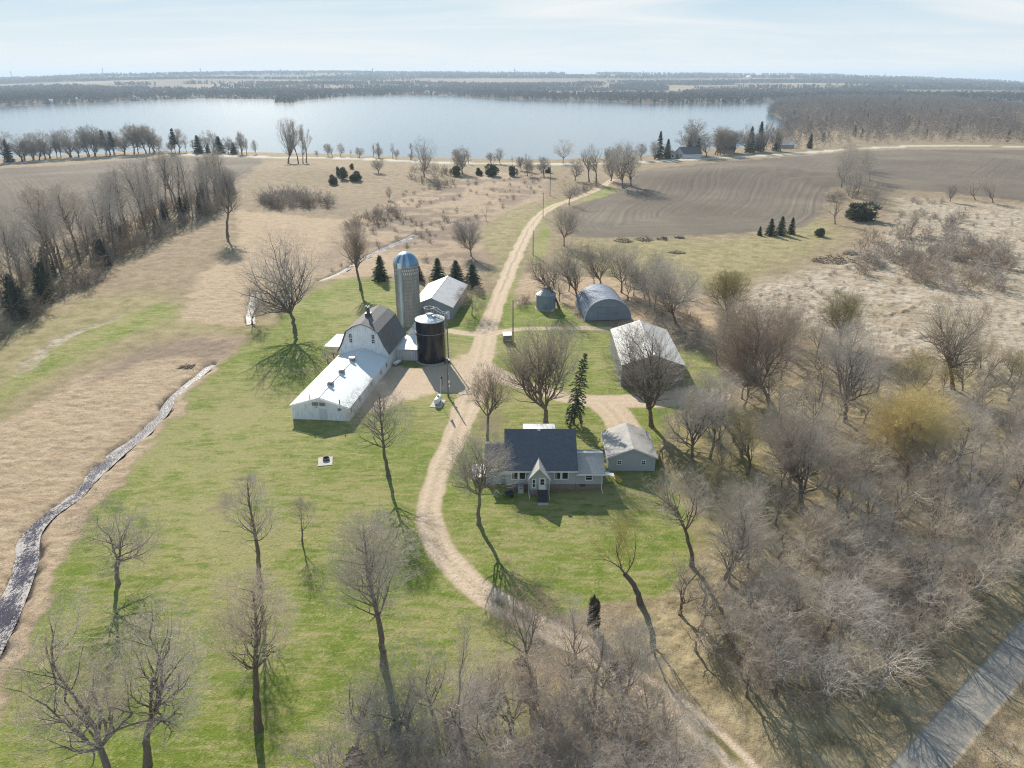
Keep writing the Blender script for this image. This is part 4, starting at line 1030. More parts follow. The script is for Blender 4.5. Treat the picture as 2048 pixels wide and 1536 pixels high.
fl_.add(vs, fs); fl_.build('flag', fm, fp, smooth=True)
tk = empty('propane_tank', (-12.35, 107.9, 0), math.radians(-10), 'white horizontal propane tank on a concrete slab', 'tank')
prof = [(.01, -1.35), (.25, -1.30), (.42, -1.15), (.48, -.95), (.48, .95), (.42, 1.15), (.25, 1.30), (.01, 1.35)]
t_ = MB().ring(prof, n=24).build('tank_body', paint('tank_white', (.74, .74, .73), .4, .05), tk, smooth=True); t_.matrix_local = Matrix.Translation((0, 0, .78)) @ Matrix.Rotation(math.radians(90), 4, 'X')
MB().ring([(.2, 1.22), (.2, 1.42), (.14, 1.5), (.01, 1.5)], 0, .1, 14).build('valve_dome', STEEL_GR, tk, smooth=True)
for yy in (-.8, .8): MB().box(-.35, .35, yy - .1, yy + .1, .08, .42).build('saddle', CONCRETE, tk)
sl = MB().box(-1.0, 1.0, -1.75, 1.45, -.1, .085).build('concrete_slab', CONCRETE); sl.location = (-12.35, 107.9, .0); sl.rotation_euler = (0, 0, math.radians(-10)); tag(sl, 'concrete slab under the propane tank', 'slab')
x, y = ground(1015, 684)
wg = empty('wagon', (x, y, 0), math.radians(4), 'small box wagon with a white lid parked by the yard-light pole', 'wagon')
MB().box(-.85, .85, -.6, 1.7, .55, 1.55).build('box', paint('grey_wagon_box', (.16, .155, .16), .7, .15, 2.0), wg)
MB().box(-.92, .92, -.68, 1.78, 1.55, 1.63).build('lid', ROOF_WHITE, wg)
for xx in (-.8, .8):
    for yy in (-.1, 1.2): MB().ring([(.3, -.09), (.34, 0), (.3, .09), (.05, .06), (.05, -.06), (.3, -.09)], n=16).build('wheel', RUBBER, wg).matrix_local = Matrix.Translation((xx, yy, .33)) @ Matrix.Rotation(math.radians(90), 4, 'Y')
MB().tube([(0, -.6, .5), (0, -1.7, .42)], .05, 6).build('tongue', STEEL_DK, wg)
tg = empty('trough', (-21.75, 125.2, 0), math.radians(-28), 'small white trough lying in the shade by the barn wing', 'trough')
MB().add([(-.28, -.75, .35), (.28, -.75, .35), (.28, .75, .35), (-.28, .75, .35), (-.36, -.85, .75), (.36, -.85, .75), (.36, .85, .75), (-.36, .85, .75)], [(3, 2, 1, 0), (4, 5, 6, 7), (0, 1, 5, 4), (1, 2, 6, 5), (2, 3, 7, 6), (3, 0, 4, 7)]).build('body', WHITE_TRIM, tg)
for yy in (-.6, .6): MB().box(-.3, .3, yy - .05, yy + .05, 0, .35).build('leg', STEEL_GR, tg)
fpit = empty('fire_pit', (-26.5, 88.3, 0), math.radians(12), 'dark round fire ring on a square concrete slab in the lawn', 'fire pit')
MB().box(-1.0, 1.0, -1.25, 1.25, -.1, .06).build('slab', CONCRETE, fpit)
MB().ring([(.48, .06), (.48, .40), (.42, .42), (.40, .40), (.40, .1), (.01, .1)], .12, .35, 22).build('ring', STEEL_DK, fpit)

# ---- piles of dead branches
def brush_pile(px, py, rx, ry, h, n, label, seed):
    rnd = random.Random(seed); x, y = ground(px, py); S = []
    for i in range(n):
        a, r = rnd.uniform(0, 6.28), math.sqrt(rnd.random()); bx_, by_ = math.cos(a) * r * rx, math.sin(a) * r * ry
        L = rnd.uniform(.6, 2.2); t = rnd.uniform(0, 6.28); e = rnd.gauss(.15, .35); z = max(.05, h * (1 - r ** 1.5) * rnd.random())
        d = (math.cos(t) * math.cos(e) * L / 2, math.sin(t) * math.cos(e) * L / 2, math.sin(e) * L / 2); rr = rnd.uniform(.03, .13)
        S.append((bx_ - d[0], by_ - d[1], max(.03, z - d[2]), bx_ + d[0], by_ + d[1], max(.05, z + d[2]), rr, rr * .6, 0))
    V, Qd = seg_mesh(np.array(S)); o = bpy.data.objects.new('brush_pile', np_mesh('brush_pile', V, quads=Qd, mats=[BARK], smooth=True)); link(o)
    o.location = (x, y, zg(x, y)); tag(o, label, 'brush pile')
def piles():
    for i, (px, py, rx, ry, h, n, lab) in enumerate([(1245, 482, 3.2, 2.4, 1.3, 60, 'leftmost pile of dead branches below the humped field'), (1288, 480, 3.4, 2.2, 1.3, 60, 'second pile of dead branches below the humped field'), (1326, 479, 2.2, 1.6, 1.1, 40, 'small third pile of dead branches below the humped field'),
        (1358, 476, 1.4, 1.2, 1.0, 24, 'tiny rightmost pile of dead branches below the humped field'), (1352, 506, 2.8, 1.2, 1.2, 36, 'fallen trunk and branches in the grass below the piles'), (1668, 522, 6.5, 4.0, 2.2, 170, 'long dark brush heap at the edge of the right marsh'), (1700, 508, 2.5, 2.0, 1.6, 50, 'pale timber scraps at the upper end of the marsh brush heap'), (372, 735, 1.4, .8, .5, 24, 'driftwood tangle at the head of the creek')]):
        brush_pile(px, py, rx, ry, h, n, lab, 400 + i)

# ---- houses and masts far off
HW = paint('far_white_wall', (.66, .65, .63), .7, .05); HR = paint('far_dark_roof', (.12, .115, .12), .8, .1); HT = paint('far_tan_wall', (.42, .36, .28), .7, .08); HB = paint('far_brown_roof', (.22, .17, .14), .8, .1)
def cottage(loc, w, l, h, rz, label, wall=HW, roof=HR, group=None):
    e = empty('cottage', loc, rz, label, 'house', group)
    gable_wall(e, 'wall', w / 2, 0, l, h, h + w * .33, wall, z0=-2); gable_roof(e, 'roof', w / 2, 0, l, h, h + w * .33, roof, ov=.5, ovy=.4, th=.25)
    wm = MB()
    for xx in (-w * .27, w * .2): wm.box(xx - .5, xx + .5, -.05, 0, h * .35, h * .8)
    wm.build('windows', GLASS, e); return e
x, y = ground(1362, 318); cottage((x, y + 6, zg(x, y + 6)), 11, 14, 3.2, math.radians(-70), 'dark-roofed white lakeshore house beside the highway')
x, y = ground(1344, 318); cottage((x, y + 4, zg(x, y + 4)), 6, 7, 2.6, math.radians(-20), 'small white garage left of the lakeshore house')
x, y = ground(1475, 308); cottage((x, y + 8, zg(x, y + 8)), 7, 12, 2.6, math.radians(70), 'low brown cottage among the dense shore trees', HT, HB)
x, y = ground(1598, 299); cottage((x, y + 12, zg(x, y + 12)), 6, 12, 2.6, math.radians(80), 'tan cottage at the foot of the peninsula woods', HT, HW)
ordh = lambda i: 'first second third fourth fifth sixth seventh eighth ninth tenth eleventh twelfth thirteenth fourteenth fifteenth sixteenth seventeenth eighteenth nineteenth twentieth twenty-first'.split()[i]
_far = [(96, 205, 'W'), (150, 201, 'W'), (268, 199.5, 'B'), (330, 197, 'T'), (385, 196, 'W'), (440, 195.5, 'T'), (470, 196, 'W'), (575, 195, 'W'), (610, 192, 'W'), (655, 190.5, 'T'), (668, 190, 'W'), (725, 188.5, 'W'), (756, 188, 'T'), (790, 187.5, 'W'), (828, 187.5, 'W'), (852, 187.5, 'B'), (872, 188, 'T'), (898, 189, 'W'), (918, 190.5, 'W'), (1450, 203, 'W'), (1495, 203, 'T'), (386, 162, 'W'), (520, 158, 'W'), (1590, 162.5, 'W'), (1500, 156, 'W'), (1650, 158, 'T'), (1975, 172, 'W'), (1880, 176, 'T')]
for i, (px, py, k) in enumerate(_far):
    x, y = ground(px, py + 1); z = zg(x, y); f = max(1, y / 2300)
    if z < LAKE_Z + .3: z = LAKE_Z + .5
    cottage((x, y, z), 13 * f if k != 'B' else 24, 12 * f, 4.2 * f, (i * 1.7) % 1.2 - .6, ('%s house from the left along the far lake shore, %s' % (ordh(i), {'W': 'white', 'T': 'tan', 'B': 'long and white'}[k])) if i < 21 else '%s far house in the hills beyond the lake' % {'W': 'white', 'T': 'tan', 'B': 'long white'}[k], HT if k == 'T' else HW, HB if k == 'T' else HW if i % 3 == 0 else HR, 'houses on the far shore' if i < 21 else 'houses in the far hills')
def mast(px, ytop, ybase, i):
    d0 = 5200.; x = (px - 1024) / FPX * d0; y = d0; z0 = zg(x, y)
    h = top_h(x, y, ytop) - z0
    e = empty('lattice_mast', (x, y, z0), 0, 'thin lattice mast on the skyline, %s from the left' % ordn_(i), 'mast', 'masts on the skyline')
    m = MB()
    for sx_, sy_ in ((-1, -1), (1, -1), (0, 1)): m.tube([(sx_ * 3.0, sy_ * 3.0, -5), (sx_ * 1.2, sy_ * 1.2, h)], 1.0, 4)
    for k in range(int(h / 14)): m.box(-2.4, 2.4, -.4, .4, k * 14, k * 14 + 1)
    m.build('lattice', STEEL_GR, e); MB().box(-5, 5, -1, 1, h - 12, h - 10).build('crossarm', STEEL_GR, e)
ordn_ = lambda i: 'first second third fourth fifth sixth seventh eighth ninth tenth eleventh twelfth thirteenth fourteenth fifteenth'.split()[i]
for i, (px, yt) in enumerate([(106, 142), (275, 135), (454, 136), (601, 138), (769, 136), (924, 140), (1029, 137), (1117, 143), (1196, 142), (1265, 142), (1335, 143), (1400, 144), (1528, 145), (1620, 146), (1708, 147)]): mast(px, yt, 0, i)
# ------------------------------------------------------------------ trees: bare crowns grown branch by branch
def bark_mat(name, lo, hi, vary=0.25, rough=0.9):
    m, nt, b = mat(name)
    v = obj_pos(nt)
    n = noise_node(nt, scaled(nt, v, (5, 5, 1.2)), 1.6, 4, 0.65)
    c = ramp(nt, n, [(0.3, lo), (0.72, hi)])
    oi = nt.nodes.new('ShaderNodeObjectInfo')
    hs = nt.nodes.new('ShaderNodeHueSaturation')
    nt.links.new(maprange(nt, oi.outputs['Random'], 0, 1, 1 - vary, 1 + vary), hs.inputs['Value'])
    w = nt.nodes.new('ShaderNodeTexWhiteNoise'); w.noise_dimensions = '1D'; nt.links.new(oi.outputs['Random'], w.inputs['W'])
    nt.links.new(maprange(nt, w.outputs['Value'], 0, 1, 0.7, 1.2), hs.inputs['Saturation'])
    nt.links.new(c, hs.inputs['Color'])
    nt.links.new(hs.outputs[0], b.inputs['Base Color'])
    b.inputs['Roughness'].default_value = rough; b.inputs['Specular IOR Level'].default_value = 0.2
    return m
BARK = bark_mat('tree_bark', (0.12, 0.092, 0.07), (0.27, 0.22, 0.175))
BARK_PALE = bark_mat('pale_tree_bark', (0.26, 0.215, 0.175), (0.44, 0.385, 0.325))
TWIG = bark_mat('tree_twigs', (0.36, 0.31, 0.255), (0.50, 0.44, 0.375), 0.15)
TWIG_RED = bark_mat('tree_twigs_reddish', (0.35, 0.275, 0.22), (0.47, 0.385, 0.315), 0.12)
TWIG_YEL = bark_mat('willow_twigs', (0.58, 0.435, 0.15), (0.70, 0.56, 0.23), 0.12)
TWIG_OLV = bark_mat('olive_twigs', (0.30, 0.25, 0.12), (0.40, 0.34, 0.17), 0.15)
TWIG_PALE = bark_mat('pale_twigs', (0.43, 0.36, 0.285), (0.58, 0.50, 0.41), 0.1)
TWIG_BUSH = bark_mat('bush_twigs', (0.27, 0.20, 0.145), (0.38, 0.295, 0.22), 0.15)
NEEDLE = bark_mat('spruce_needles', (0.045, 0.068, 0.036), (0.10, 0.135, 0.065), 0.25, 0.7)
CEDAR = bark_mat('cedar_needles', (0.07, 0.085, 0.035), (0.15, 0.155, 0.07), 0.25, 0.8)
CEDAR_DRY = bark_mat('cedar_needles_bronzed', (0.10, 0.085, 0.05), (0.19, 0.155, 0.10), 0.25, 0.8)

def _norm(v):
    l = math.sqrt(v[0] * v[0] + v[1] * v[1] + v[2] * v[2]) or 1.0
    return (v[0] / l, v[1] / l, v[2] / l)
def _perp(rnd, d, ang, az=None):
    """d turned by ang about a random (or given) side"""
    a = (0, 0, 1) if abs(d[2]) < .9 else (1, 0, 0)
    u = _norm((d[1] * a[2] - d[2] * a[1], d[2] * a[0] - d[0] * a[2], d[0] * a[1] - d[1] * a[0]))
    w = (d[1] * u[2] - d[2] * u[1], d[2] * u[0] - d[0] * u[2], d[0] * u[1] - d[1] * u[0])
    t = rnd.uniform(0, 2 * math.pi) if az is None else az
    s, c = math.sin(ang), math.cos(ang); ct, st = math.cos(t), math.sin(t)
    return _norm((d[0] * c + (u[0] * ct + w[0] * st) * s, d[1] * c + (u[1] * ct + w[1] * st) * s, d[2] * c + (u[2] * ct + w[2] * st) * s))

def grow(seed, H, W, fork=0.3, r0=None, off=(0, 0), leaders=4, dens=1.0, up=0.10, wig=0.16, spread=42, leader=0.0, twr=0.0062, stub=False, depth=3, low=0.0, sag=0.0, fine=0.85, tw=0.65):
    """segments (x0,y0,z0,x1,y1,z1,r0,r1,level) of a bare tree filling an egg of height H and width W"""
    rnd = random.Random(seed)
    r0 = r0 or H * 0.021
    S = []
    zc = (fork * 0.65 + 1.0) * 0.5 * H; az_ = (1.0 - fork * 0.65) * 0.5 * H * 1.02; ax_ = W * 0.54
    cx, cy = off
    def reach(p, d):
        q = ((p[0] - cx) / ax_, (p[1] - cy) / ax_, (p[2] - zc) / az_); e = (d[0] / ax_, d[1] / ax_, d[2] / az_)
        A_ = e[0] ** 2 + e[1] ** 2 + e[2] ** 2; B_ = q[0] * e[0] + q[1] * e[1] + q[2] * e[2]; C_ = q[0] ** 2 + q[1] ** 2 + q[2] ** 2 - 1
        D = B_ * B_ - A_ * C_
        if D < 0: return 0.3
        return max(0.3, (-B_ + math.sqrt(D)) / A_)
    def branch(p, d, L, r, lev):
        n = 1 if lev >= 5 else max(2, min(9, int(round(L / (1.2, 1.05, .75, .5, .45)[min(lev, 4)] / fine))))
        st = L / n
        rr = r
        for i in range(n):
            t = (i + 1) / n
            w_ = wig * (1.25 if lev <= 1 else 1)
            g = up if lev <= 2 else up * .5
            d = _norm((d[0] + rnd.gauss(0, w_), d[1] + rnd.gauss(0, w_), d[2] + rnd.gauss(0, w_ * .7) + g - sag * t * (lev >= 2)))
            q = (p[0] + d[0] * st, p[1] + d[1] * st, p[2] + d[2] * st)
            r1 = max(twr * .6, r * (max(.06, (1 - t) ** .8) if lev < depth else 1 - t * .6))
            S.append((*p, *q, rr, r1, lev))
            p = q; rr = r1
            if lev < depth + 1:
                k = dens * ((1.15, 1.5, 1.75, 2.0)[min(lev, 3)])
                kn = int(k) + (rnd.random() < k - int(k))
                if lev == 1 and i == 0: kn = min(kn, 1)
                if lev >= 2:
                    for _ in range(int(tw) + (rnd.random() < tw - int(tw))):
                        e = _perp(rnd, d, math.radians(rnd.uniform(25, 65)))
                        S.append((*p, p[0] + e[0] * .7, p[1] + e[1] * .7, p[2] + e[2] * .7 + .06, twr, twr * .6, 5))
                for _ in range(kn):
                    e = _perp(rnd, d, math.radians(rnd.uniform(spread - 14, spread + 16)))
                    if e[2] < -0.25: e = _norm((e[0], e[1], -e[2] * .3))
                    R = reach(p, e)
                    if lev + 1 <= depth:
                        Lc = min(R * rnd.uniform(.8, 1.02), L * rnd.uniform(.42, .68) * (1.15 - .45 * t) + .3)
                        if Lc < .35: Lc = .35
                        branch(p, e, Lc, max(twr, rr * rnd.uniform(.52, .76)), lev + 1)
                    else:
                        Lc = rnd.uniform(.35, 1.0)
                        branch(p, e, Lc, twr, 5)
        return p, d
    # trunk
    ht = fork * H; n = 6; p = (0.0, 0.0, -0.25); rr = r0 * 1.35
    tx, ty = off[0] * .55, off[1] * .55
    d = (0, 0, 1)
    for i in range(n):
        t = (i + 1) / n
        q = (tx * t ** 1.5 + rnd.gauss(0, .03 * H * .12), ty * t ** 1.5 + rnd.gauss(0, .03 * H * .12), ht * t)
        r1 = r0 * (1 - .28 * t) * (1.0 if i else 1.08)
        S.append((*p, *q, rr, r1, 0)); d = _norm((q[0] - p[0], q[1] - p[1], q[2] - p[2])); p = q; rr = r1
        if low and i >= 3 and rnd.random() < low:
            e = _perp(rnd, (0, 0, 1), math.radians(rnd.uniform(55, 80))); branch(p, e, min(reach(p, e), W * .4) * rnd.uniform(.6, .95), rr * .3, 2)
    if stub: rr *= .55
    a0 = rnd.uniform(0, 6.28)
    if leader > 0:
        # one main stem right through the crown, limbs along it
        L = (H - ht) * leader; n = 9; st = L / n; rs = rr
        for i in range(n):
            d = _norm((d[0] + rnd.gauss(0, .06) + (cx - p[0]) * .02, d[1] + rnd.gauss(0, .06), d[2] + .12))
            q = (p[0] + d[0] * st, p[1] + d[1] * st, p[2] + d[2] * st); r1 = max(.02, rs * (1 - .11))
            S.append((*p, *q, rs, r1, 0 if i < 5 else 1)); p = q; rs = r1
            for j in range(leaders):
                ang = math.radians(rnd.uniform(spread - 12, spread + 18) * (1.15 - .4 * i / n))
                e = _perp(rnd, d, ang, a0 + j * 6.28 / leaders + i * 1.1 + rnd.gauss(0, .3))
                if e[2] < 0: e = _norm((e[0], e[1], .1))
                branch(p, e, reach(p, e) * rnd.uniform(.78, 1.0), rs * rnd.uniform(.35, .55), 1)
    else:
        for j in range(leaders):
            ang = math.radians((spread + 12) * (.35 + .65 * ((j * .618) % 1.0)) + rnd.uniform(-5, 5)) if j else math.radians(rnd.uniform(2, 12))
            e = _perp(rnd, d, ang, a0 + j * 6.28 / max(1, leaders - 1) + rnd.gauss(0, .25))
            R = reach(p, e)
            branch(p, e, R * rnd.uniform(.86, 1.0), rr * (.78 if j == 0 else rnd.uniform(.48, .66)), 1)
    return np.array(S, np.float64)

def seg_mesh(S, thick=0.05):
    """tubes for a list of segments: six-sided when thick, three-sided when thin"""
    Vs, Qs, base = [], [], 0
    rmax = np.maximum(S[:, 6], S[:, 7])
    for big in (True, False):
        T = S[rmax >= thick] if big else S[rmax < thick]
        if not len(T): continue
        n = 6 if big else 3
        p0, p1 = T[:, 0:3], T[:, 3:6]; d = p1 - p0; L = np.linalg.norm(d, axis=1, keepdims=True); d = d / np.maximum(L, 1e-6)
        if big: p1 = p1 + d * (T[:, 7:8] * .5)
        ref = np.where(np.abs(d[:, 2:3]) > .9, np.array([[1., 0, 0]]), np.array([[0, 0, 1.]]))
        a = np.cross(d, ref); a /= np.maximum(np.linalg.norm(a, axis=1, keepdims=True), 1e-6); bb = np.cross(d, a)
        ang = np.arange(n) * 2 * np.pi / n
        ring = np.cos(ang)[None, :, None] * a[:, None, :] + np.sin(ang)[None, :, None] * bb[:, None, :]
        v = np.concatenate([p0[:, None] + ring * T[:, 6][:, None, None], p1[:, None] + ring * T[:, 7][:, None, None]], 1)
        N = len(T); off = base + np.arange(N)[:, None] * (2 * n)
        k = np.arange(n); k2 = (k + 1) % n
        q = np.stack([off + k, off + k2, off + n + k2, off + n + k], -1).reshape(-1, 4)
        Vs.append(v.reshape(-1, 3)); Qs.append(q); base += N * 2 * n
    return np.concatenate(Vs), np.concatenate(Qs)
def tree_meshes(S, twig, name='tree', limb=0.032, bark=None):
    big = (S[:, 8] <= 0) | (S[:, 6] > limb)
    out = []
    for nm, sel, m in (('trunk', big, bark or BARK), ('crown', ~big, twig)):
        V, Qd = seg_mesh(S[sel]); out.append(np_mesh(nm, V, quads=Qd, mats=[m], smooth=True))
    return out
def single_mesh(S, twig, name, limb=0.032):
    big = (S[:, 8] <= 0) | (S[:, 6] > limb)
    V1, Q1 = seg_mesh(S[big]); V2, Q2 = seg_mesh(S[~big])
    return np_mesh(name, np.concatenate([V1, V2]), quads=np.concatenate([Q1, Q2 + len(V1)]), mats=[BARK, twig], midx=np.concatenate([np.zeros(len(Q1)), np.ones(len(Q2))]), smooth=True)

def conifer(seed, H, W, whorls=22, per=9, droop=0.25, sparse=0.0, bend=0.0, tuft=0.34, base=0.06):
    rnd = random.Random(seed); rg = np.random.default_rng(seed)
    S = []; C = []; D = []; sizes = []
    ax = lambda z: (bend * (z / H) ** 1.3, 0)
    for i in range(10):
        z0, z1 = H * i / 10, H * (i + 1) / 10
        S.append((ax(z0)[0], 0, z0 - (.3 if i == 0 else 0), ax(z1)[0], 0, z1, H * .016 * (1 - i / 10.5), H * .016 * (1 - (i + 1) / 10.5), 0))
    for i in range(whorls):
        t = base + (1 - base) * (i / whorls) ** 0.95; z = H * t
        R = W * .5 * (1 - t) ** 0.82 * rnd.uniform(.82, 1.12) + .12
        for j in range(per):
            if rnd.random() < sparse: continue
            a = 6.28 * j / per + rnd.uniform(-.35, .35) + i
            L = R * rnd.uniform(.7, 1.1); pz = z + rnd.uniform(-.2, .2); p = (ax(z)[0], 0, pz); n = 3
            el = .18 + .5 * t
            for s in range(n):
                e = el - droop * (s + .5) * (1 - t) * 1.3
                q = (p[0] + math.cos(a) * L / n * math.cos(e), p[1] + math.sin(a) * L / n * math.cos(e), p[2] + L / n * math.sin(e))
                S.append((*p, *q, .03 * (1 - s / 4), .02 * (1 - s / 4), 2))
                m = max(2, int(L / n / .16))
                for f in range(m):
                    u = (f + rnd.random()) / m
                    for side in (-1, 1, 0):
                        C.append((p[0] + (q[0] - p[0]) * u, p[1] + (q[1] - p[1]) * u, p[2] + (q[2] - p[2]) * u))
                        aa = a + side * rnd.uniform(.5, 1.0)
                        D.append((math.cos(aa), math.sin(aa), rnd.uniform(-.55, .15) if side else rnd.uniform(-.9, .1))); sizes.append(tuft * rnd.uniform(.6, 1.25) * (1 - .45 * t))
                p = q
    C = np.array(C); D = np.array(D); D /= np.linalg.norm(D, axis=1, keepdims=True); sz = np.array(sizes)[:, None]
    side = np.cross(D, rg.normal(size=D.shape)); side /= np.linalg.norm(side, axis=1, keepdims=True)
    V = np.stack([C + side * sz * .22, C - side * sz * .22, C + D * sz * 1.15], 1).reshape(-1, 3)
    T = np.arange(len(V)).reshape(-1, 3)
    S = np.array(S); V1, Q1 = seg_mesh(S)
    return (np_mesh('trunk', V1, quads=Q1, mats=[BARK], smooth=True), V, T)
def conifer_parts(seed, H, W, m=None, **k):
    tr, V, T = conifer(seed, H, W, **k)
    return [tr, np_mesh('crown', V, tris=T, mats=[m or NEEDLE])]
def bushy(seed, H, W, n=2600, m=None, tuft=0.28, low=0.0):
    """dense egg of short upswept sprays (cedar, juniper)"""
    rg = np.random.default_rng(seed)
    lobes = 7
    Lc = np.stack([rg.uniform(-.5, .5, lobes) * W * .55, rg.uniform(-.5, .5, lobes) * W * .55, rg.uniform(.12, .74, lobes) * H], 1); Lr = rg.uniform(.2, .36, lobes) * W * (1.15 - Lc[:, 2] / H * .55)
    k = rg.integers(0, lobes, n); dv = rg.normal(size=(n, 3)); dv /= np.linalg.norm(dv, axis=1, keepdims=True)
    C = Lc[k] + dv * (Lr[k][:, None]) * rg.uniform(.55, 1.08, (n, 1)) * np.array([1, 1, 1.25])
    C[:, 2] = np.clip(C[:, 2], 0.05, H); C[: n // 5, 2] = rg.uniform(.05, .3, n // 5) * H
    D = dv * .7 + np.array([0, 0, .75]) + rg.normal(size=(n, 3)) * .25; D /= np.linalg.norm(D, axis=1, keepdims=True)
    side = np.cross(D, rg.normal(size=D.shape)); side /= np.linalg.norm(side, axis=1, keepdims=True); sz = tuft * rg.uniform(.6, 1.3, (n, 1))
    V = np.stack([C + side * sz * .3, C - side * sz * .3, C + D * sz * 1.3], 1).reshape(-1, 3)
    S = np.array([(0, 0, -.2, 0, 0, H * .6, .09, .05, 0)])
    V1, Q1 = seg_mesh(S)
    return [np_mesh('trunk', V1, quads=Q1, mats=[BARK]), np_mesh('crown', V, tris=np.arange(len(V)).reshape(-1, 3), mats=[m or CEDAR])]
def shrub_segs(seed, H, W, stems=16, dens=1.0, twr=0.011):
    rnd = random.Random(seed); S = []
    def rec(p, d, L, r, lev):
        n = 3
        for i in range(n):
            d = _norm((d[0] + rnd.gauss(0, .16), d[1] + rnd.gauss(0, .16), d[2] + rnd.gauss(0, .12) + .05))
            q = (p[0] + d[0] * L / n, p[1] + d[1] * L / n, p[2] + d[2] * L / n)
            S.append((*p, *q, r * (1 - i / 4), r * (1 - (i + 1) / 4), lev)); p = q
            if lev < 4:
                for _ in range(2 if rnd.random() < .75 * dens else 1):
                    rec(p, _perp(rnd, d, math.radians(rnd.uniform(22, 52))), L * rnd.uniform(.38, .6), max(twr, r * .55), lev + 1)
    for s in range(stems):
        a = rnd.uniform(0, 6.28); t = rnd.uniform(0, 1) ** .6; el = math.radians(88 - 58 * t)
        rr = math.sqrt(rnd.random()) * W * .2
        b0 = rnd.uniform(0, 6.28)
        rec((rr * math.cos(b0), rr * math.sin(b0), -.1), (math.cos(a) * math.cos(el), math.sin(a) * math.cos(el), math.sin(el)), (H * (1 - t) + W * .5 * t) * rnd.uniform(.75, 1.0), .03, 2)
    return np.array(S)

def add_tree(name, meshes, x, y, sx=1, sz=1, rz=0, label=None, cat='tree', group=None, parts=('trunk', 'crown'), tilt=0.0):
    if len(meshes) == 1:
        o = bpy.data.objects.new(name, meshes[0]); COL.objects.link(o)
        o.location = (x, y, zg(x, y) - .05); o.rotation_euler = (0, tilt, rz); o.scale = (sx, sx, sz)
        return tag(o, label, cat, group)
    e = empty(name, (x, y, zg(x, y) - .05), rz, label, cat, group)
    e.rotation_euler = (0, tilt, rz); e.scale = (sx, sx, sz)
    for nm, me in zip(parts, meshes):
        link(bpy.data.objects.new(nm, me), e)
    return e

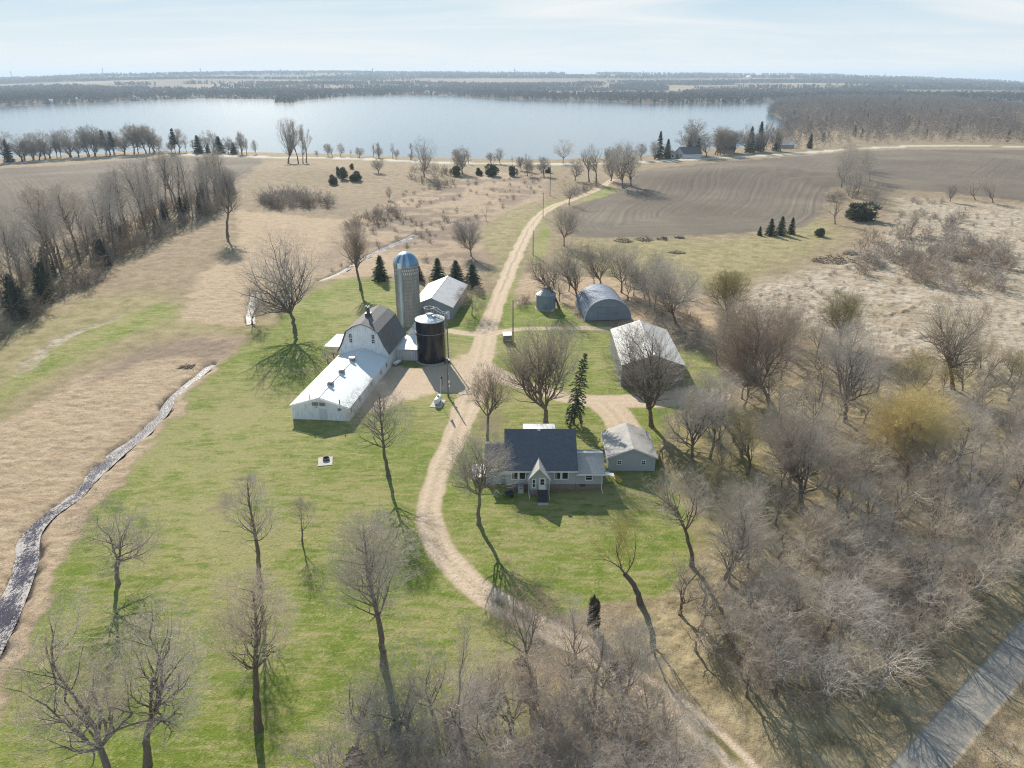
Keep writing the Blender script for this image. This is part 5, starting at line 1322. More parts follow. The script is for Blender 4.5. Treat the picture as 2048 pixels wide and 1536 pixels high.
# ---- the trees one can tell apart in the yard: base pixel, top row, crown middle column, crown width, first fork
HEROES = [
 # bx, by, ty, cx, w, fork, twig, extra, label
 (590, 664, 452, 570, 196, .19, TWIG, dict(leaders=12, spread=54, dens=.68, r0=.42, up=.09, fine=1.05, tw=.8), 'huge fan-crowned bare cottonwood west of the gambrel barn, casting a star-shaped shadow', 'cottonwood'),
 (777, 952, 768, 758, 138, .26, TWIG, dict(leaders=4, leader=.9, dens=.75, spread=44, up=.1), 'leaning bare lawn tree before the white milking wing, its shadow crossing the drive', 'bare_tree'),
 (957, 1048, 862, 962, 142, .34, TWIG, dict(leaders=6, spread=38, dens=.95, up=.12), 'straight-trunked bare tree inside the drive bend, left of the house', 'bare_tree'),
 (975, 886, 735, 978, 105, .36, TWIG_RED, dict(leaders=6, spread=36, dens=1.0), 'slim pinkish bare tree between the drive and the left end of the house roof', 'bare_tree'),
 (1092, 848, 650, 1092, 218, .16, TWIG, dict(leaders=5, spread=38, dens=1.0, r0=.44, up=.15), 'big low-forking bare tree with wide vase crown right behind the house', 'bare_tree'),
 (1303, 852, 642, 1300, 190, .17, TWIG, dict(leaders=6, spread=40, dens=.85, r0=.40, up=.10, wig=.2), 'crooked old bare tree in front of the big machine shed, beside the garage', 'bare_tree'),
 (1383, 925, 768, 1388, 135, .22, TWIG, dict(leaders=6, spread=36), 'upright bare tree right of the garage', 'bare_tree'),
 (1470, 884, 745, 1435, 130, .25, TWIG, dict(leaders=4, leader=.85, dens=.7), 'tall bare tree leaning left at the corner of the gravel by the machine shed', 'bare_tree'),
 (521, 1168, 962, 512, 104, .36, TWIG, dict(leaders=3, leader=.9, dens=.85, spread=38, up=.12, low=.4), 'slender bare tree on a tall thin trunk in the middle of the left lawn', 'bare_tree'),
 (605, 1086, 1012, 602, 76, .30, TWIG_RED, dict(leaders=4, spread=44, dens=1.0), 'very small reddish bare tree alone on the lawn', 'bare_tree'),
 (236, 1168, 992, 225, 195, .26, TWIG, dict(leaders=6, spread=58, dens=.8, up=.05, wig=.2, tw=.8), 'curved bare tree leaning out at the edge of the creek bank reeds', 'bare_tree'),
 (768, 1330, 1042, 748, 195, .30, TWIG, dict(leaders=4, leader=.85, dens=.85, spread=46, low=.5, up=.1), 'large round-crowned bare tree near the drive in the front lawn', 'bare_tree'),
 (518, 1458, 1162, 508, 168, .36, TWIG_PALE, dict(leaders=4, leader=.8, dens=.9, spread=50, low=.3), 'pale mop-crowned tree on a long bare trunk low on the lawn', 'bare_tree'),
 (294, 1530, 1150, 300, 222, .28, TWIG, dict(leaders=8, spread=46, dens=.85, wig=.19, r0=.30, up=.08, tw=1.0), 'thick-trunked bare tree with snaking limbs at the bottom left of the lawn', 'bare_tree'),
 (238, 1600, 1195, 150, 240, .28, TWIG_PALE, dict(leaders=8, spread=48, dens=.85, wig=.19, r0=.31, up=.08, tw=1.0), 'heavy bare tree with a broken trunk leaning left in the bottom left corner', 'bare_tree'),
 (1282, 1208, 1024, 1225, 95, .34, TWIG_OLV, dict(leaders=3, spread=30, stub=True, r0=.34, dens=.9), 'stubby thick trunk with a thin leaning crown at the front lawn edge', 'bare_tree'),
 (1384, 1132, 935, 1358, 135, .38, TWIG, dict(leaders=5, spread=40), 'bare tree with long clean trunk at the right border of the front lawn', 'bare_tree'),
 (1452, 1158, 960, 1482, 155, .20, TWIG, dict(leaders=5, spread=46, wig=.24), 'twisted many-limbed bare tree at the lawn edge before the thicket', 'bare_tree'),
 (456, 474, 335, 450, 84, .26, TWIG, dict(leaders=3, leader=.9, spread=34, dens=.75), 'lone bare tree at the right end of the left windbreak', 'bare_tree'),
 (722, 580, 440, 705, 78, .30, TWIG_RED, dict(leaders=5, spread=30), 'thin leaning bare tree on the lawn left of the concrete silo', 'bare_tree'),
 (942, 512, 432, 940, 72, .14, TWIG, dict(leaders=7, spread=30), 'multi-stemmed bare tree between the reeds and the upper lane', 'bare_tree'),
 (944, 630, 572, 945, 76, .24, TWIG_RED, dict(leaders=5, spread=58, dens=1.3, up=.0, sag=.05), 'little rounded russet tree at the right wall of the grey shed', 'ornamental_tree'),
 (1815, 955, 778, 1818, 195, .22, TWIG_YEL, dict(leaders=7, spread=46, dens=1.3, sag=.1), 'bright yellow willow standing out of the grey woods on the right', 'willow_tree'),
 (1455, 645, 545, 1455, 105, .22, TWIG_OLV, dict(leaders=6, spread=44, dens=1.1), 'yellow-green willow behind the machine shed at the marsh edge', 'willow_tree'),
 (1680, 690, 590, 1690, 130, .22, TWIG_OLV, dict(leaders=6, spread=44, dens=1.1), 'olive-tinted willow at the near rim of the right marsh', 'willow_tree'),
 (1905, 778, 585, 1905, 155, .22, TWIG_PALE, dict(leaders=6, spread=36, dens=.9), 'tall pale bare tree standing clear against the bleached marsh at right', 'bare_tree'),
 (1128, 492, 416, 1130, 90, .20, TWIG, dict(leaders=6, spread=38), 'dense bare tree beside the lane above the grain bin', 'bare_tree'),
 (1245, 376, 281, 1246, 88, .16, TWIG, dict(leaders=7, spread=42), 'great spreading bare tree where the lane meets the plowed field', 'bare_tree'),
 (848, 354, 270, 847, 62, .15, TWIG, dict(leaders=6, spread=34), 'tall fan-shaped bare tree below the highway in the middle distance', 'bare_tree'),
 (577, 327, 236, 577, 62, .16, TWIG_PALE, dict(leaders=8, spread=24, up=.18), 'broad brush-topped poplar on the hill by the highway', 'poplar_tree'),
 (1126, 328, 279, 1128, 48, .22, TWIG, dict(leaders=5, spread=52), 'dark spreading oak on the lakeshore beside the highway', 'oak_tree'),
 (1193, 366, 278, 1192, 38, .25, TWIG, dict(leaders=5, spread=26), 'tall narrow bare tree left of the upper lane end', 'bare_tree'),
 (1178, 364, 286, 1176, 32, .25, TWIG, dict(leaders=5, spread=26), 'slightly shorter narrow bare tree next to the lane end', 'bare_tree'),
 (1138, 410, 352, 1140, 52, .2, TWIG_RED, dict(leaders=5, spread=44), 'small rounded bare tree on the bend of the upper lane', 'bare_tree'),
 (1670, 448, 378, 1672, 42, .2, TWIG, dict(leaders=5, spread=34), 'small bare tree at the corner of the humped plowed field', 'bare_tree'),
 (1950, 400, 350, 1950, 44, .15, TWIG, dict(leaders=5, spread=42), 'stout bare tree at the far marsh edge, left of its twin', 'bare_tree'),
 (1986, 406, 350, 1986, 55, .15, TWIG, dict(leaders=6, spread=42), 'broader stout bare tree at the far marsh edge', 'bare_tree'),
 (504, 645, 575, 500, 55, .12, TWIG, dict(leaders=6, spread=40), 'scrubby bare tree over the small upper stream beside the farm track', 'bare_tree'),
 (972, 442, 405, 972, 16, .25, TWIG_RED, dict(leaders=4, spread=24), 'sapling standing in the meadow left of the upper lane', 'bare_tree'),
 (1118, 618, 478, 1100, 85, .20, TWIG, dict(leaders=4, spread=34, dens=.9), 'dark leaning tree directly behind the round grain bin', 'bare_tree'),
 (1155, 604, 478, 1150, 88, .18, TWIG, dict(leaders=5, spread=36, dens=.9), 'bare tree between the grain bin and the arched quonset', 'bare_tree'),
 (1203, 580, 480, 1200, 80, .2, TWIG, dict(leaders=5, spread=34), 'bare tree right behind the top of the quonset arch', 'bare_tree'),
 (1243, 585, 484, 1245, 80, .2, TWIG, dict(leaders=6, spread=36), 'multi-limbed bare tree behind the right side of the quonset', 'bare_tree'),
 (1300, 612, 500, 1300, 95, .18, TWIG, dict(leaders=6, spread=40), 'bare tree right of the quonset against the reeds', 'bare_tree'),
 (1352, 648, 520, 1345, 150, .14, TWIG, dict(leaders=6, spread=46, dens=1.1, wig=.2), 'wide sprawling bare tree behind the big machine shed', 'bare_tree'),
 (940, 1552, 1238, 905, 135, .34, TWIG_RED, dict(leaders=4, spread=32, dens=.95, r0=.15), 'leaning pinkish bare tree at the bottom edge left of the lower track', 'bare_tree'),
 (990, 1570, 1330, 965, 110, .34, TWIG_PALE, dict(leaders=4, spread=38, dens=.95, r0=.13), 'forked pale bare tree at the bottom edge, beside the leaning pinkish one', 'bare_tree'),
 (835, 1482, 1290, 800, 205, .16, TWIG_PALE, dict(leaders=7, spread=54, dens=.9, r0=.15), 'low silvery bare tree spilling onto the lawn above the bottom thicket', 'bare_tree'),
 (1062, 1425, 1132, 1050, 125, .42, TWIG_RED, dict(leaders=5, spread=34, r0=.15), 'tall bare tree on the left verge where the drive narrows to a track', 'bare_tree'),
 (1152, 1350, 1196, 1150, 92, .30, TWIG_PALE, dict(leaders=5, spread=32), 'grey bare tree leaning over the start of the lower track', 'bare_tree'),
 (1188, 1400, 1250, 1200, 60, .4, TWIG, dict(leaders=3, spread=40), 'S-bent thin bare tree left of the lower track', 'bare_tree'),
 (1252, 1385, 1258, 1262, 155, .12, TWIG, dict(leaders=7, spread=46), 'low vase-shaped bare tree covering the lower track', 'bare_tree'),
 (1535, 800, 585, 1525, 225, .14, TWIG_RED, dict(leaders=8, spread=44, dens=1.15, r0=.34), 'broad reddish-brown bare tree right of the machine shed', 'bare_tree'),
 (1600, 1010, 790, 1610, 210, .20, TWIG, dict(leaders=7, spread=44, dens=1.0), 'big grey bare tree at the left edge of the right-hand woods', 'bare_tree'),
 (1690, 845, 650, 1700, 150, .22, TWIG_PALE, dict(leaders=6, spread=40), 'pale-twigged bare tree above the yellow willow', 'bare_tree'),
]
_seed = 100
for (bx, by, ty, cx, w, fork, tw, ex, lab, nm) in HEROES:
    _seed += 7
    x, y = ground(bx, by); z0 = zg(x, y)
    H = top_h(x, y, ty) - z0
    zc = z0 + (fork * .65 + 1) * .5 * H
    D = depth(x, y, zc); W = w / FPX * D; cxw = (cx - 1024) / FPX * D - x
    far_t = max(1.0, D / 190.0)
    dd = dict(ex); dd.setdefault('tw', min(1.8, max(.5, 1.7 - H * .09)))
    if y > 250: dd.setdefault('depth', 3); dd['twr'] = .0062 * far_t; dd['dens'] = dd.get('dens', 1) * .72; dd['tw'] = .3; dd['fine'] = 1.15
    S = grow(_seed, H, W, fork, off=(cxw, random.Random(_seed).uniform(-.3, .3)), **dd)
    add_tree(nm, tree_meshes(S, tw, limb=.032 * far_t), x, y, label=lab, cat='tree')
piles()
# ------------------------------------------------------------------ woods: a few kinds of tree, copied to every place one stands
V10 = {}
def variants(key, n, twig, H=10., W=7.5, seed=0, single=False, **k):
    out = []
    rnd = random.Random(seed)
    for i in range(n):
        kk = dict(k); kk.setdefault('fork', .24)
        kk['fork'] = kk['fork'] * rnd.uniform(.75, 1.3); kk.setdefault('leaders', 5); kk['leaders'] = max(3, kk['leaders'] + rnd.choice((-1, 0, 1)))
        S = grow(seed * 100 + i, H, W * rnd.uniform(.9, 1.12), off=(rnd.uniform(-.7, .7), rnd.uniform(-.7, .7)), **kk)
        out.append([single_mesh(S, twig, 'tree')] if single else tree_meshes(S, twig, bark=(BARK_PALE if (key == 'pale' or i % 3 == 2) else BARK)))
    V10[key] = out
variants('grey', 5, TWIG, seed=1, dens=.8, tw=.4, spread=42)
variants('red', 4, TWIG_RED, seed=2, dens=.76, tw=.4, spread=40)
variants('pale', 4, TWIG_PALE, seed=3, dens=.74, tw=.4, spread=44)
variants('olive', 2, TWIG_OLV, seed=4, dens=1.0, spread=42)
variants('tall', 5, TWIG, H=10, W=4.6, seed=5, leaders=4, leader=.85, dens=.48, twr=.010, tw=.4, spread=36, fork=.32)
variants('shore', 7, TWIG, H=10, W=6.4, fork=.14, leaders=6, seed=6, dens=.72, twr=.020, tw=.8, spread=42, single=True, r0=.26)
variants('slim', 3, TWIG, H=10, W=2.8, seed=7, leaders=4, dens=.8, twr=.022, tw=.8, spread=24, single=True)
BUSH = []
for i, tw in enumerate((TWIG_BUSH, TWIG_BUSH, TWIG, TWIG_RED, TWIG_PALE)):
    V, Qd = seg_mesh(shrub_segs(300 + i, 3.0, 4.2, stems=13, twr=.0085)); BUSH.append(np_mesh('shrub', V, quads=Qd, mats=[tw], smooth=True))
BUSHF = []
for i, tw in enumerate((TWIG_BUSH, TWIG_BUSH, TWIG, TWIG_RED, TWIG_PALE)):
    V, Qd = seg_mesh(shrub_segs(320 + i, 3.0, 4.2, stems=13, twr=.026)); BUSHF.append(np_mesh('shrub', V, quads=Qd, mats=[tw], smooth=True))
SPR = [conifer_parts(50 + i, 10, 5.6, whorls=22, per=10, tuft=.62) for i in range(3)]
CED = [bushy(70 + i, 4, 2.6) for i in range(3)] 
CEDD = [bushy(80 + i, 4, 2.0, m=CEDAR_DRY) for i in range(2)]
PINE = [conifer_parts(60 + i, 10, 5.2, whorls=9, per=7, droop=.1, tuft=.95, base=.38) for i in range(2)]

def inside(px, py, poly):
    c = False; n = len(poly)
    for i in range(n):
        x0, y0 = poly[i]; x1, y1 = poly[(i + 1) % n]
        if (y0 > py) != (y1 > py) and px < x0 + (py - y0) / (y1 - y0) * (x1 - x0): c = not c
    return c
SHRUBS = []
KEEP = []   # places already taken
def scatter(poly, n, seed, mind, ok=None):
    """n places spread over the ground an outline covers"""
    rnd = random.Random(seed); w = GP(poly)
    xs = [p[0] for p in w]; ys = [p[1] for p in w]; out = []; tries = 0
    while len(out) < n and tries < n * 60:
        tries += 1
        x, y = rnd.uniform(min(xs), max(xs)), rnd.uniform(min(ys), max(ys))
        if not inside(x, y, w): continue
        if any((x - a) ** 2 + (y - b) ** 2 < mind * mind for a, b in KEEP): continue
        if ok and not ok(x, y): continue
        KEEP.append((x, y)); out.append((x, y))
    return out
def px_of(x, y, z=0):
    w = y * CP - (z - CAMH) * SP; v = y * SP + (z - CAMH) * CP
    return 1024 + FPX * x / w, 768 - FPX * v / w
WAYW = [(smooth_line(GP(p), 1), [float(v[0]) for v in smooth_line([(a, 0) for a in w], 1)]) for p, w in WAYS]
TRAILW = GP(TRAIL)
def clear_of_ways(x, y, m=1.2):
    X, Y = np.array([x]), np.array([y])
    if poly_sd(X, Y, TRAILW)[0] > -m: return False
    return all(line_sd(X, Y, p, w)[0][0] < -m for p, w in WAYW)
def wood(poly, n, seed, kinds, h, mind, where, group, ok=clear_of_ways, wr=(.75, 1.05)):
    rnd = random.Random(seed + 5)
    words_ = {'grey': 'grey-brown', 'red': 'reddish-brown', 'pale': 'pale silvery', 'olive': 'olive-tinted', 'tall': 'tall narrow grey'}
    for x, y in scatter(poly, n, seed, mind, ok):
        k = rnd.choice(kinds); H = rnd.uniform(*h); s = H / 10
        add_tree('bare_tree', rnd.choice(V10[k]), x, y, s * rnd.uniform(*wr) * 1.15, s, rnd.uniform(0, 6.28), '%s bare tree %s' % (words_[k], where), 'tree', group + ', ' + words_[k])
def bushes(poly, n, seed, h, mind, where, group, kinds=(0, 1, 2, 3, 4), ok=clear_of_ways, flat=1.0):
    rnd = random.Random(seed + 9)
    for x, y in scatter(poly, n, seed, mind, ok):
        k = rnd.choice(kinds); s = rnd.uniform(*h) / 3.0
        SHRUBS.append((k, x, y, s * rnd.uniform(.9, 1.3) * flat, s, rnd.uniform(0, 6.28), '%s leafless shrub %s' % (('dark brown', 'dark brown', 'grey', 'reddish', 'pale grey')[k], where), group + ', ' + ('dark', 'dark', 'grey', 'reddish', 'pale')[k]))

# right-hand woods
wood([(1420, 690), (1500, 655), (1640, 690), (1770, 735), (1720, 890), (1560, 870), (1440, 790)], 32, 11, ('red', 'grey', 'pale'), (6.5, 9.5), 3.6, 'in the woods between the machine shed and the marsh', 'trees between the machine shed and the marsh')
wood([(1520, 910), (1700, 920), (1900, 880), (2120, 850), (2160, 1120), (1850, 1120), (1660, 1070), (1560, 1010)], 56, 12, ('grey', 'pale', 'red', 'grey'), (7.5, 11), 3.4, 'in the right-hand woods below the yellow willow', 'trees below the yellow willow')
wood([(1750, 760), (1900, 740), (2140, 700), (2160, 850), (1930, 870), (1800, 880)], 16, 13, ('grey', 'pale', 'olive', 'olive'), (6, 9.5), 4.5, 'at the marsh rim beside the yellow willow', 'trees at the marsh rim')
wood([(1355, 1230), (1430, 1150), (1520, 1110), (1640, 1080), (1850, 1110), (2020, 1140), (1920, 1230), (1820, 1340), (1710, 1440), (1560, 1440), (1430, 1350), (1360, 1290)], 58, 14, ('grey', 'pale', 'pale', 'grey', 'red', 'pale'), (5.0, 8.0), 2.5, 'in the dense thicket left of the paved trail', 'trees in the thicket left of the paved trail', wr=(.95, 1.25))
wood([(700, 1500), (800, 1440), (1000, 1420), (1130, 1370), (1200, 1370), (1300, 1440), (1400, 1560), (1400, 1640), (1250, 1660), (680, 1660)], 62, 15, ('pale', 'red', 'pale', 'grey'), (5.0, 7.6), 1.7, 'in the bottom thicket beside the lower track', 'trees in the bottom thicket', ok=lambda x, y: clear_of_ways(x, y, .9), wr=(.9, 1.2))
wood([(1400, 850), (1480, 890), (1560, 1000), (1600, 1090), (1500, 1100), (1420, 1010), (1350, 900)], 15, 16, ('grey', 'olive', 'pale'), (6.5, 9.5), 4.5, 'scattered on the grass right of the garage', 'trees right of the garage')
bushes([(1390, 1240), (1500, 1150), (1850, 1120), (1980, 1150), (1790, 1330), (1660, 1430), (1560, 1430), (1390, 1310)], 44, 21, (2.0, 3.4), 1.6, 'under the trees of the thicket by the paved trail', 'shrubs in the thicket')
bushes([(720, 1500), (1000, 1470), (1180, 1430), (1330, 1530), (1360, 1670), (720, 1670)], 24, 22, (1.3, 2.3), 1.4, 'in the bottom thicket beside the lower track', 'shrubs in the bottom thicket')
bushes([(1935, 1600), (1990, 1460), (2090, 1340), (2250, 1300), (2200, 1650)], 26, 23, (1.3, 2.3), 1.2, 'in the bottom right corner beyond the paved trail', 'shrubs beyond the paved trail', kinds=(2, 3, 4, 4))
bushes([(1500, 870), (2100, 840), (2150, 1100), (1640, 1080)], 34, 24, (1.8, 3.2), 2.0, 'under the right-hand woods', 'shrubs under the right-hand woods')
wood([(1075, 590), (1160, 560), (1300, 555), (1430, 590), (1420, 660), (1300, 630), (1240, 600), (1100, 605)], 16, 18, ('grey', 'grey', 'red', 'pale'), (5.5, 8.5), 3.2, 'in the band of trees behind the quonset', 'trees behind the quonset')
bushes([(1480, 590), (1700, 530), (1800, 430), (2100, 430), (2120, 720), (1800, 700), (1560, 640)], 170, 40, (.6, 1.5), 1.6, 'in the open reeds of the right marsh', 'low reeds of the right marsh', kinds=(0, 4, 3))
# marsh scrub
bushes([(1700, 545), (1740, 470), (1850, 470), (2010, 500), (2030, 560), (1960, 590), (1840, 575), (1790, 530), (1750, 560)], 84, 25, (2.8, 4.8), 1.7, 'in the willow scrub of the right marsh', 'willow scrub of the right marsh', kinds=(0, 1, 2, 3))
bushes([(1880, 450), (1930, 430), (1950, 470), (1900, 490)], 8, 26, (3.2, 4.4), 2.6, 'in the tall clump of scrub in the right marsh', 'tall scrub of the right marsh', kinds=(2, 0))
bushes([(1780, 430), (1840, 420), (1890, 440), (1840, 446)], 9, 27, (1.6, 2.4), 2.2, 'in the russet row of scrub at the far marsh edge', 'russet scrub at the far marsh edge', kinds=(3,))
bushes([(1820, 402), (1890, 398), (1900, 408), (1830, 410)], 7, 28, (1.4, 2.2), 2.6, 'in the farthest row of scrub below the plowed field', 'farthest scrub row', kinds=(3, 2))
bushes([(515, 402), (560, 392), (640, 400), (690, 412), (640, 420), (530, 415)], 34, 29, (3.4, 5.6), 2.4, 'in the brushy clump below the cedar hill', 'brush below the cedar hill', kinds=(2, 0))
bushes([(688, 455), (720, 430), (780, 420), (830, 440), (740, 470)], 22, 30, (2.0, 3.6), 2.6, 'in the brush between hill and reed marsh', 'brush between hill and reeds', kinds=(0, 3))
bushes([(810, 345), (870, 335), (930, 372), (880, 385), (830, 365)], 22, 31, (2.6, 4.4), 3.0, 'around the foot of the fan-shaped tree', 'brush below the highway', kinds=(0, 2))
bushes([(830, 450), (900, 440), (890, 470), (840, 480)], 7, 32, (1.2, 2.0), 3.0, 'in the russet patch of the reed marsh', 'russet reed-marsh shrubs', kinds=(3,))
bushes([(1130, 395), (1190, 372), (1200, 380), (1150, 400)], 12, 33, (2.2, 4.0), 3.4, 'along the left side of the lane end', 'brush at the lane end', kinds=(3, 0, 2))
bushes([(1030, 612), (1058, 600), (1062, 608), (1040, 618)], 4, 34, (2.0, 2.6), 1.6, 'on the grass left of the grain bin', 'round bushes left of the grain bin', kinds=(0,))
bushes([(1260, 600), (1330, 600), (1400, 640), (1420, 700), (1380, 720), (1340, 660), (1280, 630)], 20, 35, (1.8, 3.0), 2.2, 'in the dark brush behind the machine shed', 'brush behind the machine shed', kinds=(0, 1, 2))
bushes([(500, 642), (520, 600), (560, 620), (565, 640), (530, 655)], 6, 36, (1.4, 2.4), 2.0, 'by the small stream under the cottonwood', 'brush by the small stream', kinds=(0, 2))
bushes([(640, 570), (690, 552), (740, 500), (720, 490), (660, 545)], 8, 37, (.8, 1.5), 2.6, 'along the thin upper stream', 'brush along the upper stream', kinds=(0, 3))

# left windbreak: two ragged rows of tall bare trees over dark spruces and scrub
def row(pts, n, seed, jit=2.0):
    w = smooth_line(GP(pts), 1); L = [0]
    for a, b in zip(w[:-1], w[1:]): L.append(L[-1] + math.hypot(b[0] - a[0], b[1] - a[1]))
    rnd = random.Random(seed); out = []
    for i in range(n):
        d = L[-1] * (i + rnd.uniform(.15, .85)) / n; j = max(k for k in range(len(L)) if L[k] <= d); j = min(j, len(w) - 2)
        t = (d - L[j]) / (L[j + 1] - L[j] + 1e-9)
        out.append((w[j][0] + t * (w[j + 1][0] - w[j][0]) + rnd.uniform(-jit, jit), w[j][1] + t * (w[j + 1][1] - w[j][1]) + rnd.uniform(-jit, jit)))
    return out
rnd = random.Random(77)
ordn = lambda i: ('first second third fourth fifth sixth seventh eighth ninth tenth eleventh twelfth thirteenth fourteenth fifteenth sixteenth seventeenth eighteenth nineteenth twentieth'.split() + ['twenty-' + q for q in 'first second third fourth fifth sixth seventh eighth ninth'.split()] + ['thirtieth'] + ['thirty-' + q for q in 'first second third fourth fifth sixth seventh eighth ninth'.split()] + ['fortieth'] + ['forty-' + q for q in 'first second third fourth fifth sixth seventh eighth ninth'.split()])[i]
for i, (x, y) in enumerate(row([(-160, 700), (0, 610), (120, 540), (230, 480), (330, 432), (400, 408), (455, 388)], 36, 3, 2.5)):
    H = rnd.uniform(17, 23); add_tree('windbreak_tree', rnd.choice(V10['tall']), x, y, H / 10 * rnd.uniform(.75, 1.0), H / 10, rnd.uniform(0, 6.28), '%s tall bare tree from the left in the windbreak back row' % ordn(i), 'tree', 'bare trees of the left windbreak')
for i, (x, y) in enumerate(row([(-150, 740), (0, 650), (120, 575), (230, 510), (330, 455), (400, 425), (450, 405)], 32, 4, 2.5)):
    H = rnd.uniform(14, 20); add_tree('windbreak_tree', rnd.choice(V10['tall']), x, y, H / 10 * rnd.uniform(.75, 1.0), H / 10, rnd.uniform(0, 6.28), '%s bare tree from the left in the windbreak front row' % ordn(i), 'tree', 'bare trees of the left windbreak')
for i, (x, y) in enumerate(row([(-120, 715), (20, 635), (130, 560), (240, 495), (330, 446), (400, 420), (460, 386)], 18, 5, 5.0)):
    H = rnd.uniform(5, 9.5); s = H / 10; add_tree('spruce_tree', rnd.choice(SPR), x, y, s * rnd.uniform(.85, 1.15), s, rnd.uniform(0, 6.28), '%s dark spruce from the left among the bare trees of the windbreak' % ordn(i), 'tree', 'spruces in the left windbreak')
for k, pts in enumerate(([(-140, 760), (0, 672), (120, 592), (235, 522), (330, 464), (410, 432), (455, 405)], [(-140, 690), (0, 600), (120, 530), (240, 470), (340, 425), (440, 385)])):
    for i, (x, y) in enumerate(row(pts, 40, 6 + k, 2.4)):
        s = rnd.uniform(3.6, 6.2) / 3.0
        SHRUBS.append((rnd.choice((0, 1)), x, y, s * 1.15, s, rnd.uniform(0, 6.28), 'leafless shrub in the dark underbrush of the left windbreak', 'underbrush of the left windbreak'))

# shore rows beyond the highway
def shore_row(pts, n, seed, h, words_, group, kinds=('shore',), jit=3):
    r = random.Random(seed)
    for i, (x, y) in enumerate(row(pts, n, seed, jit)):
        H = r.uniform(*h); s = H / 10
        add_tree('shore_tree', r.choice(V10[r.choice(kinds)]), x, y, s * r.uniform(.65, 1.35), s * r.choice((.7, .9, 1, 1.1)), r.uniform(0, 6.28), '%s bare tree from the left %s' % (ordn(i), words_), 'tree', group)
shore_row([(20, 324), (120, 316), (240, 309), (320, 305)], 28, 41, (15, 21), 'in the tall shore row at far left', 'tall lakeshore trees at far left')
shore_row([(320, 306), (400, 304), (520, 309)], 17, 42, (10, 17), 'in the shore row after the pines', 'thinner lakeshore trees', ('shore', 'slim'))
shore_row([(630, 312), (700, 314), (800, 318), (830, 321)], 14, 43, (6, 11), 'in the shore row after the poplars', 'short lakeshore trees', ('shore', 'slim'))
shore_row([(905, 326), (960, 328), (1080, 329)], 9, 44, (6, 11), 'in the low shore row mid-frame', 'low lakeshore trees', ('shore', 'slim'))
shore_row([(1205, 326), (1290, 321), (1340, 317)], 6, 45, (9, 13), 'beside the lakeshore house', 'trees beside the lakeshore house')
shore_row([(1372, 314), (1440, 309), (1500, 304), (1560, 300)], 24, 46, (15, 23), 'right of the lakeshore house', 'tall trees right of the lakeshore house', ('shore', 'shore', 'slim'), 6)
shore_row([(1040, 340), (1060, 345), (1105, 345)], 4, 47, (7, 10), 'below the highway right of the cedars', 'small trees below the highway')
for i, (bx, by, ty, w) in enumerate([(597, 327, 240, 17), (606, 327, 244, 15), (613, 326, 242, 17)]):
    x, y = ground(bx, by); H = top_h(x, y, ty) - zg(x, y); W = w / FPX * depth(x, y, 5)
    add_tree('poplar_tree', V10['slim'][i], x, y, W / 2.8, H / 10, i, '%s slim poplar right of the broad brush-topped one' % ('first', 'second', 'third')[i], 'tree', 'slim poplars on the hill')
for i, (bx, by, ty, w) in enumerate([(925, 348, 292, 40), (912, 345, 300, 22), (757, 345, 318, 26), (470, 312, 268, 0), (1055, 352, 316, 24), (1088, 352, 312, 30), (1150, 362, 318, 30), (1222, 362, 300, 40), (1262, 372, 298, 46), (1900, 404, 366, 22), (1822, 470, 420, 26), (780, 400, 372, 14)]):
    if not w: continue
    x, y = ground(bx, by); H = top_h(x, y, ty) - zg(x, y); W = w / FPX * depth(x, y, 5)
    add_tree('bare_tree', V10['shore'][i % 5], x, y, W / 7, H / 10, i, ('bare tree just below the highway, right of the fan-shaped tree', 'smaller bare tree just left of another below the highway', 'spindly bare tree on the slope below the highway', '', 'left one of two small trees below the highway by the low cedars', 'right one of two small trees by the low highway cedars', 'bushy bare tree in the scrub left of the lane end', 'bare tree touching the left of the great spreading one', 'bare tree touching the right of the great spreading one', 'small bare tree left of the two stout ones at the far marsh', 'small bare tree among the russet scrub of the right marsh', 'thin bare sapling on the reed slope')[i], 'tree')
bushes([(690, 450), (800, 385), (900, 362), (1090, 345), (1095, 385), (1010, 415), (950, 465), (975, 520), (900, 545), (800, 500), (700, 500)], 110, 39, (.7, 1.7), 1.5, 'in the brown reed draw behind the farm', 'low brush of the reed draw', kinds=(0, 0, 3, 1))
# (belt) tree line between the two fields
wood([(1650, 372), (1700, 330), (1740, 340), (1755, 400), (1745, 425), (1690, 400)], 18, 17, ('grey', 'pale'), (11, 17), 4.5, 'in the belt between the humped and far fields', 'trees of the belt between the fields', ok=None)
bushes([(1650, 400), (1700, 350), (1755, 400), (1745, 435), (1680, 410)], 16, 38, (2.5, 4.5), 3.0, 'under the tree belt between the fields', 'brush under the field belt', kinds=(0, 2), ok=None)

